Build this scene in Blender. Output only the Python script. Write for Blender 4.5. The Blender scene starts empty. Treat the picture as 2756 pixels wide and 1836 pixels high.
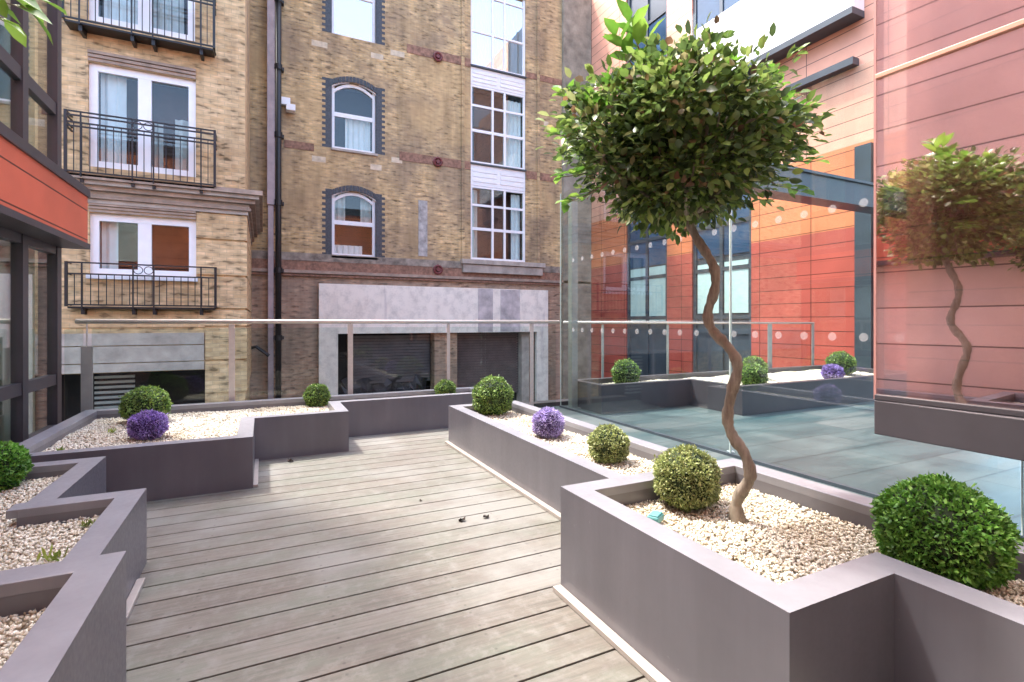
import bpy, math, random
import numpy as np
from mathutils import Vector
random.seed(7); RNG = np.random.default_rng(11)
scn = bpy.context.scene
COL = scn.collection
CAMZ = 1.1; FPX = 1375.0; CX = 1378.0; HY = 866.0
YAW = math.radians(25.98); CY_, SY_ = math.cos(YAW), math.sin(YAW)

# ---- survey helpers: where a sight line of the photograph meets a known plane of the place
def fx(px, Y):
    u = (px-CX)/FPX; return Y*(SY_+u*CY_)/(CY_-u*SY_)
def fz(px, py, Y):
    u = (px-CX)/FPX; return CAMZ+(HY-py)*(Y/(CY_-u*SY_))/FPX
def gy(px, X):
    u = (px-CX)/FPX; return X*(CY_-u*SY_)/(SY_+u*CY_)
def gz(px, py, X):
    u = (px-CX)/FPX; return CAMZ+(HY-py)*(X/(SY_+u*CY_))/FPX

# ------------------------------------------------------------------ materials
MATS = {}
def newmat(name):
    m = bpy.data.materials.new(name); m.use_nodes = True
    nt = m.node_tree; nt.nodes.clear()
    out = nt.nodes.new('ShaderNodeOutputMaterial')
    MATS[name] = m
    return m, nt, out
def N(nt, t, **kw):
    n = nt.nodes.new(t)
    for k, v in kw.items():
        if k in n.inputs.keys(): n.inputs[k].default_value = v
        else: setattr(n, k, v)
    return n
def L(nt, a, b): nt.links.new(a, b)
def c4(c): return (c[0], c[1], c[2], 1.0)
def pos(nt, scale=(1, 1, 1)):
    g = N(nt, 'ShaderNodeNewGeometry'); mp = N(nt, 'ShaderNodeMapping'); mp.inputs['Scale'].default_value = scale
    L(nt, g.outputs['Position'], mp.inputs['Vector']); return mp.outputs['Vector']
def noise(nt, vec, scale, detail=5, rough=.6):
    n = N(nt, 'ShaderNodeTexNoise'); n.inputs['Scale'].default_value = scale
    n.inputs['Detail'].default_value = detail; n.inputs['Roughness'].default_value = rough
    L(nt, vec, n.inputs['Vector']); return n.outputs['Fac']
def ramp(nt, fac, stops):
    r = N(nt, 'ShaderNodeValToRGB'); e = r.color_ramp.elements
    while len(e) < len(stops): e.new(.5)
    for i, (p, c) in enumerate(stops):
        e[i].position = p; e[i].color = c4(c) if not isinstance(c, (int, float)) else (c, c, c, 1)
    L(nt, fac, r.inputs['Fac']); return r.outputs['Color']
def mix(nt, a, b, fac, mode='MIX'):
    m = N(nt, 'ShaderNodeMix'); m.data_type = 'RGBA'; m.blend_type = mode
    for i, v in ((0, fac), (6, a), (7, b)):
        if hasattr(v, 'is_linked'): L(nt, v, m.inputs[i])
        else: m.inputs[i].default_value = v if i == 0 else c4(v)
    return m.outputs[2]
def princ(nt, out, col, rough=.6, metal=0, bump=None, bstr=.2, bdist=.01, spec=.5, sub=0, trans=None):
    p = N(nt, 'ShaderNodeBsdfPrincipled')
    if hasattr(col, 'is_linked'): L(nt, col, p.inputs['Base Color'])
    else: p.inputs['Base Color'].default_value = c4(col)
    if hasattr(rough, 'is_linked'): L(nt, rough, p.inputs['Roughness'])
    else: p.inputs['Roughness'].default_value = rough
    p.inputs['Metallic'].default_value = metal
    p.inputs['Specular IOR Level'].default_value = spec
    if bump is not None:
        b = N(nt, 'ShaderNodeBump'); b.inputs['Strength'].default_value = bstr; b.inputs['Distance'].default_value = bdist
        L(nt, bump, b.inputs['Height']); L(nt, b.outputs['Normal'], p.inputs['Normal'])
    if trans is None: L(nt, p.outputs[0], out.inputs[0])
    else:
        t = N(nt, 'ShaderNodeBsdfTranslucent')
        if hasattr(col, 'is_linked'): L(nt, col, t.inputs['Color'])
        else: t.inputs['Color'].default_value = c4(col)
        ms = N(nt, 'ShaderNodeMixShader'); ms.inputs[0].default_value = trans
        L(nt, p.outputs[0], ms.inputs[1]); L(nt, t.outputs[0], ms.inputs[2]); L(nt, ms.outputs[0], out.inputs[0])
    return p
def simple(name, col, rough=.6, metal=0, var=.15, scale=6, bstr=.0, spec=.5):
    m, nt, out = newmat(name)
    v = pos(nt); n = noise(nt, v, scale)
    d = tuple(x*(1-var) for x in col); u = tuple(min(1, x*(1+var)) for x in col)
    c = ramp(nt, n, [(.3, d), (.7, u)])
    princ(nt, out, c, rough, metal, n if bstr else None, bstr, .01, spec); return m

def brick_mat(name, c1, c2, mortar, dirt, dirtamt=.5, patch=None):
    m, nt, out = newmat(name)
    g = N(nt, 'ShaderNodeNewGeometry'); s = N(nt, 'ShaderNodeSeparateXYZ'); L(nt, g.outputs['Position'], s.inputs[0])
    a = N(nt, 'ShaderNodeMath', operation='ADD'); L(nt, s.outputs[0], a.inputs[0]); L(nt, s.outputs[1], a.inputs[1])
    cb = N(nt, 'ShaderNodeCombineXYZ'); L(nt, a.outputs[0], cb.inputs[0]); L(nt, s.outputs[2], cb.inputs[1])
    b = N(nt, 'ShaderNodeTexBrick'); L(nt, cb.outputs[0], b.inputs['Vector'])
    b.inputs['Color1'].default_value = c4(c1); b.inputs['Color2'].default_value = c4(c2); b.inputs['Mortar'].default_value = c4(mortar)
    b.inputs['Scale'].default_value = 1; b.inputs['Brick Width'].default_value = .23; b.inputs['Row Height'].default_value = .077
    b.inputs['Mortar Size'].default_value = .006; b.inputs['Mortar Smooth'].default_value = .4; b.inputs['Bias'].default_value = -.1
    # one-brick-sized blotches
    mp = N(nt, 'ShaderNodeMapping'); mp.inputs['Scale'].default_value = (4.3, 12.9, 1); L(nt, cb.outputs[0], mp.inputs[0])
    n1 = noise(nt, mp.outputs[0], 1.0, 2, .5)
    bl = ramp(nt, n1, [(.32, .30), (.42, .85), (.6, 1.1), (.72, 1.4)])
    col = mix(nt, b.outputs['Color'], bl, 1.0, 'MULTIPLY')
    n2 = noise(nt, cb.outputs[0], .75, 6, .65)
    f = ramp(nt, n2, [(.38, 0.0), (.60, dirtamt)])
    col = mix(nt, col, dirt, f)
    n4 = noise(nt, cb.outputs[0], .33, 5, .6)
    if patch:
        f2 = ramp(nt, n4, [(.5, 0.0), (.6, .65)])
        col = mix(nt, col, patch, f2)
    # vertical rain streaks
    mp2 = N(nt, 'ShaderNodeMapping'); mp2.inputs['Scale'].default_value = (3.2, .35, 1); L(nt, cb.outputs[0], mp2.inputs[0])
    n3 = noise(nt, mp2.outputs[0], 1.0, 4, .6); st = ramp(nt, n3, [(.35, .72), (.55, 1.0), (.75, 1.12)])
    col = mix(nt, col, st, .8, 'MULTIPLY')
    princ(nt, out, col, .9, 0, b.outputs['Fac'], -.5, .012, .2); return m
BR_L = brick_mat('brick_yellow', (.64, .435, .23), (.75, .55, .32), (.52, .39, .24), (.50, .37, .21), .35)
BR_M = brick_mat('brick_stock', (.57, .395, .195), (.74, .54, .29), (.50, .40, .27), (.25, .19, .14), .65, (.54, .38, .20))
BR_R = brick_mat('brick_red', (.42, .26, .175), (.56, .38, .25), (.44, .35, .26), (.32, .25, .19), .7)
BR_B = simple('brick_blue', (.05, .053, .062), .5, 0, .5, 20, .2)
BR_RB = simple('brick_red_band', (.28, .155, .105), .85, 0, .45, 9, .2)
STONE = simple('stone_grey', (.42, .37, .32), .85, 0, .3, 3, .2)
STONE_P = simple('stone_pale', (.62, .52, .38), .85, 0, .25, 6, .2)
MOULD = simple('stone_mould', (.36, .27, .21), .8, 0, .3, 4, .2)
WHITE = simple('white_paint', (.86, .86, .88), .4, 0, .04, 5)
def render_mat():
    m, nt, out = newmat('render_white'); g = N(nt, 'ShaderNodeNewGeometry')
    mp = N(nt, 'ShaderNodeMapping'); mp.inputs['Scale'].default_value = (2.2, 1, .18); L(nt, g.outputs['Position'], mp.inputs[0])
    n = noise(nt, mp.outputs[0], 1.3, 6, .6); n2 = noise(nt, g.outputs['Position'], 4, 6, .7)
    c = ramp(nt, n, [(.28, (.56, .52, .50)), (.38, (.88, .82, .72)), (.7, (.93, .87, .77))])
    c = mix(nt, c, ramp(nt, n2, [(.3, .72), (.55, 1.0)]), 1, 'MULTIPLY')
    princ(nt, out, c, .8, 0, n2, .1); return m
RENDER = render_mat()
STAIN = simple('render_stain', (.50, .46, .45), .85, 0, .35, 3)
BLACK = simple('black_iron', (.012, .012, .014), .45, 0, .3, 10)
CHAR = simple('charcoal_frame', (.055, .05, .058), .38, 0, .15, 3)
DSTEEL = simple('dark_blue_steel', (.045, .06, .075), .35, 0, .2, 2)
STEEL = simple('brushed_steel', (.52, .48, .44), .4, .3, .08, 30)
GALV = simple('grey_post', (.30, .32, .30), .45, .3, .1, 8)
MAUVE = simple('mauve_pipe', (.40, .33, .34), .6, 0, .2, 3)
DARK = simple('dark_room', (.02, .02, .022), .9, 0, .3, 1)
ROOM = simple('warm_room', (.10, .045, .035), .9, 0, .5, 1.2)
CURT = simple('curtain', (.55, .53, .50), .9, 0, .1, 8)
CURTW = simple('curtain_white', (.8, .8, .8), .9, 0, .05, 8)
SHUT = simple('shutter', (.11, .10, .105), .5, .3, .25, 2)
SHUTB = simple('shutter_brown', (.13, .095, .09), .6, .2, .25, 2)
JUNK = simple('tarpaulin', (.035, .038, .05), .5, 0, .4, 3, .3)
REDMET = simple('red_iron', (.16, .035, .035), .5, 0, .3, 12)
TEALP = simple('teal_blind', (.42, .58, .54), .6, 0, .1, 3)
TRIM = simple('trim_metal', (.38, .34, .31), .5, .2, .12, 8)
def panel_mat(name, col, w=1.25, h=.30, var=.08, joint=.18, rough=.45, ms=.008, off=0.0):
    m, nt, out = newmat(name)
    g = N(nt, 'ShaderNodeNewGeometry'); s = N(nt, 'ShaderNodeSeparateXYZ'); L(nt, g.outputs['Position'], s.inputs[0])
    a = N(nt, 'ShaderNodeMath', operation='ADD'); L(nt, s.outputs[0], a.inputs[0]); L(nt, s.outputs[1], a.inputs[1])
    cb = N(nt, 'ShaderNodeCombineXYZ'); L(nt, a.outputs[0], cb.inputs[0]); L(nt, s.outputs[2], cb.inputs[1])
    b = N(nt, 'ShaderNodeTexBrick'); b.offset = off; L(nt, cb.outputs[0], b.inputs['Vector'])
    lo = tuple(x*(1-var) for x in col); hi = tuple(min(1, x*(1+var)) for x in col); j = tuple(x*joint for x in col)
    b.inputs['Color1'].default_value = c4(lo); b.inputs['Color2'].default_value = c4(hi); b.inputs['Mortar'].default_value = c4(j)
    b.inputs['Scale'].default_value = 1; b.inputs['Brick Width'].default_value = w; b.inputs['Row Height'].default_value = h
    b.inputs['Mortar Size'].default_value = ms; b.inputs['Mortar Smooth'].default_value = .1
    n = noise(nt, cb.outputs[0], 1.1, 5, .55); c = mix(nt, b.outputs['Color'], ramp(nt, n, [(.3, .82), (.7, 1.12)]), 1, 'MULTIPLY')
    princ(nt, out, c, rough, 0, b.outputs['Fac'], -.4, .01); return m
SALM2 = panel_mat('terracotta_salmon_orange', (.70, .36, .25), 1.6, .30)
RED = panel_mat('terracotta_reflection_red', (.42, .085, .060))
ORANGE = panel_mat('terracotta_orange', (.62, .20, .085))
SALMON = panel_mat('terracotta_salmon', (.88, .55, .46), 1.6, .42)
CORAL = panel_mat('terracotta_coral', (.34, .14, .105), 1.1, .155, .05, .12, .4, .003)
FASC = panel_mat('fascia_red', (.62, .13, .07), 2.6, .262, .05, .15, .4, .006)
def planter_mat(name='planter_paint', lo=(.108, .104, .122), hi=(.136, .130, .148)):
    m, nt, out = newmat(name); v = pos(nt); n = noise(nt, v, 2.2, 4); n2 = noise(nt, v, 60, 3)
    c = ramp(nt, n, [(.3, lo), (.7, hi)])
    n3 = noise(nt, v, 24, 4, .75); c = mix(nt, c, (.36, .34, .34), ramp(nt, n3, [(.70, 0.0), (.76, .45)]))
    mps = N(nt, 'ShaderNodeMapping'); mps.inputs['Scale'].default_value = (9, 9, .8); L(nt, v, mps.inputs['Vector'])
    c = mix(nt, c, ramp(nt, noise(nt, mps.outputs[0], 1.0, 5, .6), [(.35, .88), (.6, 1.0), (.75, 1.12)]), 1, 'MULTIPLY')
    r = ramp(nt, n2, [(.3, .28), (.7, .40)])
    princ(nt, out, c, r, 0, n2, .04, .002, .75); return m
PLANT = planter_mat()
PLANT_T = planter_mat('planter_rim_skylit', (.190, .190, .214), (.235, .235, .262))  # rim tops coloured lighter to stand in for sky light on them
def deck_mat():
    m, nt, out = newmat('weathered_timber'); g = N(nt, 'ShaderNodeNewGeometry')
    mp = N(nt, 'ShaderNodeMapping'); mp.inputs['Scale'].default_value = (1.6, 26, 1); L(nt, g.outputs['Position'], mp.inputs[0])
    grain = noise(nt, mp.outputs[0], 2.2, 8, .7)
    mp2 = N(nt, 'ShaderNodeMapping'); mp2.inputs['Scale'].default_value = (1.2, 3.0, 1); L(nt, g.outputs['Position'], mp2.inputs[0])
    big = noise(nt, mp2.outputs[0], 1.2, 6, .65); sm = noise(nt, g.outputs['Position'], 16, 6, .7)
    c = ramp(nt, g.outputs['Random Per Island'], [(0, (.112, .099, .083)), (.35, (.140, .126, .107)), (.7, (.122, .114, .096)), (1, (.155, .141, .122))])
    c = mix(nt, c, ramp(nt, grain, [(.25, .5), (.5, 1.0), (.75, 1.4)]), .85, 'MULTIPLY')
    c = mix(nt, c, (.122, .140, .110), ramp(nt, big, [(.45, 0.0), (.65, .6)]))
    c = mix(nt, c, (.225, .22, .205), ramp(nt, sm, [(.48, 0.0), (.70, .6)]))
    c = mix(nt, c, (.20, .20, .186), ramp(nt, noise(nt, g.outputs['Position'], 1.15, 4, .55), [(.50, 0.0), (.60, .6)]))
    c = mix(nt, c, (.115, .095, .084), ramp(nt, noise(nt, g.outputs['Position'], 3.1, 7, .7), [(.52, 0.0), (.70, .65)]))
    sx = N(nt, 'ShaderNodeSeparateXYZ'); L(nt, g.outputs['Position'], sx.inputs[0])
    def M(op, a, b=None, b2=None):
        q = N(nt, 'ShaderNodeMath', operation=op)
        for i, v in enumerate((a, b, b2)):
            if v is None: continue
            if hasattr(v, 'is_linked'): L(nt, v, q.inputs[i])
            else: q.inputs[i].default_value = v
        return q.outputs[0]
    dx = M('SUBTRACT', M('PINGPONG', sx.outputs[0], .47), .235)
    dy = M('SUBTRACT', M('PINGPONG', M('ADD', sx.outputs[1], 1.25-.07+10*.147), .0735), .045)
    dd = M('SQRT', M('ADD', M('MULTIPLY', dx, dx), M('MULTIPLY', dy, dy)))
    c = mix(nt, c, (.03, .027, .025), ramp(nt, dd, [(.003, .5), (.0055, 0.0)]))
    princ(nt, out, c, ramp(nt, sm, [(.3, .5), (.7, .75)]), 0, grain, .35, .004, .35); return m
DECK = deck_mat()
def slate_mat():
    m, nt, out = newmat('teal_slate'); g = N(nt, 'ShaderNodeNewGeometry')
    b = N(nt, 'ShaderNodeTexBrick'); L(nt, g.outputs['Position'], b.inputs['Vector'])
    b.inputs['Color1'].default_value = c4((.040, .068, .073)); b.inputs['Color2'].default_value = c4((.080, .100, .102)); b.inputs['Mortar'].default_value = c4((.025, .04, .043))
    b.inputs['Scale'].default_value = 1; b.inputs['Brick Width'].default_value = .9; b.inputs['Row Height'].default_value = .45
    b.inputs['Mortar Size'].default_value = .008
    mp = N(nt, 'ShaderNodeMapping'); mp.inputs['Scale'].default_value = (.8, 3.2, 1); mp.inputs['Rotation'].default_value = (0, 0, .35); L(nt, g.outputs['Position'], mp.inputs[0])
    n = noise(nt, mp.outputs[0], 1.3, 6, .6)
    c = mix(nt, b.outputs['Color'], ramp(nt, n, [(.3, (.50, .75, .80)), (.5, (1, 1, 1)), (.7, (1.3, 1.18, 1.18))]), 1, 'MULTIPLY')
    princ(nt, out, c, ramp(nt, n, [(.3, .28), (.7, .5)]), 0, n, .05); return m
SLATE = slate_mat()
ASPH = simple('street_tarmac', (.09, .09, .092), .85, 0, .3, 3, .2)
def glass(name, base, tint=(1, 1, 1), edge=1.0, rough=0.0, gcol=(1, 1, 1)):
    m, nt, out = newmat(name)
    lw0 = N(nt, 'ShaderNodeLayerWeight'); lw0.inputs['Blend'].default_value = .5
    lw = N(nt, 'ShaderNodeMath', operation='POWER'); L(nt, lw0.outputs['Facing'], lw.inputs[0]); lw.inputs[1].default_value = 5.0
    ma = N(nt, 'ShaderNodeMath', operation='MULTIPLY_ADD'); ma.use_clamp = True
    L(nt, lw.outputs[0], ma.inputs[0]); ma.inputs[1].default_value = edge; ma.inputs[2].default_value = base
    t = N(nt, 'ShaderNodeBsdfTransparent'); t.inputs[0].default_value = c4(tint)
    gl = N(nt, 'ShaderNodeBsdfGlossy'); gl.inputs['Roughness'].default_value = rough; gl.inputs['Color'].default_value = c4(gcol)
    ms = N(nt, 'ShaderNodeMixShader'); L(nt, ma.outputs[0], ms.inputs[0]); L(nt, t.outputs[0], ms.inputs[1]); L(nt, gl.outputs[0], ms.inputs[2])
    L(nt, ms.outputs[0], out.inputs[0]); return m
G_WIN = glass('window_glass', .035, (.9, .95, .95))
G_RAIL = glass('rail_glass', .02, (.90, .95, .93))
G_SCR = glass('screen_glass', .07, (.93, .98, .97))
G_BAY = glass('coated_glass', .56, (1, 1, 1), 1.0, .012, (.97, .86, .84))
G_SKY = glass('bright_window_glass', .55)
G_PANE = glass('left_pane_glass', .25, (.95, 1, .95))
G_EDGE = simple('glass_edge', (.60, .70, .66), .2, 0, .05, 3)
def leaf_mat(name, stops, trans=.25, rough=.45, bigscale=3.0):
    m, nt, out = newmat(name); g = N(nt, 'ShaderNodeNewGeometry')
    c = ramp(nt, g.outputs['Random Per Island'], stops)
    n = noise(nt, g.outputs['Position'], bigscale*4, 3, .5)
    c = mix(nt, c, ramp(nt, n, [(.3, .65), (.7, 1.3)]), 1, 'MULTIPLY')
    princ(nt, out, c, rough, 0, None, 0, 0, .5, 0, trans); return m
LF_TREE = leaf_mat('tree_leaf', [(0, (.05, .08, .035)), (.35, (.095, .16, .045)), (.6, (.16, .26, .055)), (.84, (.27, .38, .10)), (.95, (.38, .40, .19)), (.975, (.30, .16, .09)), (1, (.12, .09, .06))], .35, .4)
LF_TIP = leaf_mat('tree_leaf_young', [(0, (.09, .22, .03)), (.5, (.16, .34, .045)), (1, (.26, .42, .07))], .35, .33)
LF_BOX = leaf_mat('box_leaf', [(0, (.07, .14, .03)), (.5, (.15, .27, .055)), (1, (.32, .44, .11))], .25)
LF_PALE = leaf_mat('box_leaf_pale', [(0, (.14, .18, .06)), (.5, (.32, .38, .13)), (1, (.56, .60, .28))], .25)
LF_VIV = leaf_mat('box_leaf_vivid', [(0, (.05, .15, .02)), (.5, (.13, .34, .045)), (1, (.30, .56, .11))], .3)
LF_PUR = leaf_mat('purple_floret', [(0, (.14, .08, .28)), (.5, (.34, .22, .60)), (1, (.62, .50, .88))], .2, .7)
LF_PUR2 = leaf_mat('lilac_floret', [(0, (.20, .15, .34)), (.5, (.48, .39, .72)), (1, (.78, .72, .95))], .2, .7)
LF_WEED = leaf_mat('weed_leaf', [(0, (.16, .24, .04)), (1, (.38, .46, .10))], .3)
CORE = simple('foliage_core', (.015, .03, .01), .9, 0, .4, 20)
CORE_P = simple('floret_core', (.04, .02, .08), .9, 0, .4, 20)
def bark_mat():
    m, nt, out = newmat('bark'); g = N(nt, 'ShaderNodeNewGeometry')
    mp = N(nt, 'ShaderNodeMapping'); mp.inputs['Scale'].default_value = (60, 60, 9); L(nt, g.outputs['Position'], mp.inputs[0])
    n = noise(nt, mp.outputs[0], 1, 6, .7); n2 = noise(nt, g.outputs['Position'], 7, 4, .6)
    c = ramp(nt, n, [(.3, (.12, .095, .072)), (.55, (.25, .21, .165)), (.75, (.38, .335, .275))])
    c = mix(nt, c, (.30, .25, .19), ramp(nt, n2, [(.5, 0.0), (.65, .6)]))
    princ(nt, out, c, .8, 0, n, .6, .004); return m
BARK = bark_mat()
def peb_mat():
    m, nt, out = newmat('pebble'); g = N(nt, 'ShaderNodeNewGeometry')
    c = ramp(nt, g.outputs['Random Per Island'], [(0, (.22, .17, .12)), (.10, (.44, .38, .28)), (.3, (.63, .59, .49)), (.6, (.74, .71, .62)), (.85, (.56, .53, .45)), (1, (.84, .82, .74))])
    n = noise(nt, g.outputs['Position'], 2.5, 4, .6)
    c = mix(nt, c, ramp(nt, n, [(.28, (.70, .60, .48)), (.38, (.94, .90, .82)), (.6, (1.0, 1.0, .98))]), 1, 'MULTIPLY')
    princ(nt, out, c, .7, 0, None, 0, 0, .3); return m
PEB = peb_mat()
SOIL = simple('soil', (.26, .22, .17), .95, 0, .5, 40, .5)
BAITM = simple('teal_plastic', (.10, .30, .31), .45, 0, .12, 12)
DEADL = simple('dead_leaf', (.035, .022, .016), .8, 0, .4, 60)

# ------------------------------------------------------------------ mesh builder
BASE = {}
class MB:
    def __init__(s): s.v = []; s.f = []
    def add(s, vs, fs):
        o = len(s.v); s.v += [tuple(v) for v in vs]; s.f += [tuple(i+o for i in f) for f in fs]; return s
    def box(s, x0, x1, y0, y1, z0, z1):
        if x0 > x1: x0, x1 = x1, x0
        if y0 > y1: y0, y1 = y1, y0
        if z0 > z1: z0, z1 = z1, z0
        return s.add([(x0, y0, z0), (x1, y0, z0), (x1, y1, z0), (x0, y1, z0), (x0, y0, z1), (x1, y0, z1), (x1, y1, z1), (x0, y1, z1)],
              [(0, 3, 2, 1), (4, 5, 6, 7), (0, 1, 5, 4), (1, 2, 6, 5), (2, 3, 7, 6), (3, 0, 4, 7)])
    def prism(s, pts, z0, z1):                      # horizontal polygon (counter-clockwise) extruded upward
        n = len(pts); vs = [(x, y, z0) for x, y in pts]+[(x, y, z1) for x, y in pts]
        return s.add(vs, [tuple(range(n-1, -1, -1)), tuple(range(n, 2*n))]+[(i, (i+1) % n, n+(i+1) % n, n+i) for i in range(n)])
    def prismY(s, pts, y0, y1):                     # (x,z) polygon extruded along y
        n = len(pts); vs = [(x, y0, z) for x, z in pts]+[(x, y1, z) for x, z in pts]
        return s.add(vs, [tuple(range(n)), tuple(range(2*n-1, n-1, -1))]+[(i, n+i, n+(i+1) % n, (i+1) % n) for i in range(n)])
    def tube(s, pts, rad, n=8, cap=True):
        pts = [Vector(p) for p in pts]; R = rad if isinstance(rad, (list, tuple)) else [rad]*len(pts)
        o = len(s.v); prev = None
        for i, p in enumerate(pts):
            t = (pts[min(i+1, len(pts)-1)]-pts[max(i-1, 0)]).normalized()
            if prev is None:
                a = Vector((0, 0, 1)) if abs(t.z) < .9 else Vector((1, 0, 0)); prev = t.cross(a).normalized()
            u = (prev-t*prev.dot(t)).normalized(); w = t.cross(u); prev = u
            for k in range(n):
                an = 2*math.pi*k/n; s.v.append(tuple(p+(u*math.cos(an)+w*math.sin(an))*R[i]))
        for i in range(len(pts)-1):
            for k in range(n):
                a = o+i*n+k; b = o+i*n+(k+1) % n; s.f.append((a, b, b+n, a+n))
        if cap:
            s.f.append(tuple(o+k for k in range(n-1, -1, -1))); e = o+(len(pts)-1)*n; s.f.append(tuple(e+k for k in range(n)))
        return s
    def build(s, name, mat, parent=None, base=None, bevel=0, smooth=False):
        return mesh_obj(name, np.array(s.v, dtype=float), s.f, mat, parent, base, bevel, smooth)
def mesh_obj(name, V, Fc, mat, parent=None, base=None, bevel=0, smooth=False):
    if parent is not None: b = BASE[parent.name]
    elif base is not None: b = base
    else:
        mn, mx = V.min(0), V.max(0); b = ((mn[0]+mx[0])/2, (mn[1]+mx[1])/2, mn[2])
    V = V-np.array(b)
    me = bpy.data.meshes.new(name)
    if isinstance(Fc, np.ndarray):
        k = Fc.shape[1]; nf = len(Fc)
        me.vertices.add(len(V)); me.vertices.foreach_set('co', V.astype(np.float32).ravel())
        me.loops.add(nf*k); me.loops.foreach_set('vertex_index', Fc.astype(np.int32).ravel())
        me.polygons.add(nf); me.polygons.foreach_set('loop_start', np.arange(0, nf*k, k, dtype=np.int32))
        me.update(calc_edges=True); me.validate()
    else:
        me.from_pydata([tuple(v) for v in V], [], Fc); me.update()
    me.materials.append(mat)
    if smooth: me.polygons.foreach_set('use_smooth', [True]*len(me.polygons))
    o = bpy.data.objects.new(name, me); COL.objects.link(o)
    if parent is None: o.location = b
    else: o.parent = parent
    BASE[o.name] = tuple(b)
    if bevel:
        md = o.modifiers.new('bevel', 'BEVEL'); md.width = bevel; md.segments = 2; md.limit_method = 'ANGLE'
    return o
def thing(name, loc, label, cat, group=None):
    o = bpy.data.objects.new(name, None); COL.objects.link(o); o.location = loc; BASE[o.name] = tuple(loc)
    return tag(o, label, cat, group)
def tag(o, label, cat, group=None):
    o['label'] = label; o['category'] = cat
    if group: o['group'] = group
    return o
def struct(o): o['kind'] = 'structure'; return o

def wallY(x0, x1, z0, z1, Y, holes, depth=.35):
    """wall facing -Y at Y with rectangular openings and their reveals"""
    m = MB(); xs = sorted({x0, x1, *[h[0] for h in holes], *[h[1] for h in holes]}); zs = sorted({z0, z1, *[h[2] for h in holes], *[h[3] for h in holes]})
    xs = [x for x in xs if x0 <= x <= x1]; zs = [z for z in zs if z0 <= z <= z1]
    for i in range(len(xs)-1):
        for j in range(len(zs)-1):
            cx, cz = (xs[i]+xs[i+1])/2, (zs[j]+zs[j+1])/2
            if any(h[0] < cx < h[1] and h[2] < cz < h[3] for h in holes): continue
            m.add([(xs[i], Y, zs[j]), (xs[i+1], Y, zs[j]), (xs[i+1], Y, zs[j+1]), (xs[i], Y, zs[j+1])], [(0, 1, 2, 3)])
    for a, b, c, d in holes:
        c2 = max(c, z0); d2 = min(d, z1); Z = Y+depth
        m.add([(a, Y, c2), (a, Z, c2), (a, Z, d2), (a, Y, d2)], [(0, 1, 2, 3)])
        m.add([(b, Y, c2), (b, Z, c2), (b, Z, d2), (b, Y, d2)], [(3, 2, 1, 0)])
        m.add([(a, Y, d2), (b, Y, d2), (b, Z, d2), (a, Z, d2)], [(3, 2, 1, 0)])
        m.add([(a, Y, c2), (b, Y, c2), (b, Z, c2), (a, Z, c2)], [(0, 1, 2, 3)])
    # sides, top and back so it has thickness
    D = Y+1.2
    m.add([(x0, Y, z0), (x0, D, z0), (x0, D, z1), (x0, Y, z1)], [(3, 2, 1, 0)])
    m.add([(x1, Y, z0), (x1, D, z0), (x1, D, z1), (x1, Y, z1)], [(0, 1, 2, 3)])
    m.add([(x0, Y, z1), (x1, Y, z1), (x1, D, z1), (x0, D, z1)], [(0, 1, 2, 3)])
    m.add([(x0, D, z0), (x1, D, z0), (x1, D, z1), (x0, D, z1)], [(3, 2, 1, 0)])
    return m
def window(par, x0, x1, z0, z1, Y, fw, muls, trans, gmat=None, room=DARK, curtains=(), rec=.09, arch=0, name='window', fd=.07):
    """white framed window set in a wall facing -Y: frame > pane, curtain, interior"""
    m = MB(); yf = Y+rec; yb = yf+fd
    m.box(x0, x0+fw, yf, yb, z0, z1); m.box(x1-fw, x1, yf, yb, z0, z1)
    m.box(x0+fw, x1-fw, yf, yb, z0, z0+fw)
    if arch:
        n = 10; lo = []; hi = []
        for i in range(n+1):
            t = i/n; x = x0+fw+(x1-x0-2*fw)*t; h = z1-arch*(2*t-1)**2
            hi.append((x, h)); lo.append((x, h-fw*1.1))
        m.prismY(lo+hi[::-1], yf+.002, yb-.002)
    else: m.box(x0+fw, x1-fw, yf, yb, z1-fw, z1)
    for a, w in muls: m.box(a-w/2, a+w/2, yf+.004, yb-.004, z0+fw, z1-fw)
    for a, w in trans:
        m.box(x0+fw, x1-fw, yf+.008, yb-.008, a-w/2, a+w/2)
    f = m.build(name, WHITE, par)
    MB().box(x0+fw*.6, x1-fw*.6, yb-.03, yb-.024, z0+fw*.6, z1-fw*.6).build('pane', gmat or G_WIN, f)
    for a, b, c, d, mt in curtains:
        cm = MB(); n = max(4, int((b-a)/.05)); vs = []
        for i in range(n+1):
            x = a+(b-a)*i/n; y = yb+.10+.03*math.sin(i*2.1)
            vs += [(x, y, c), (x, y, d)]
        cm.add(vs, [(2*i, 2*i+2, 2*i+3, 2*i+1) for i in range(n)]); cm.build('curtain', mt, f)
    MB().box(x0-.02, x1+.02, yb+.45, yb+.5, z0-.02, z1+.02).build('interior', room, f)
    return f

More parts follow.
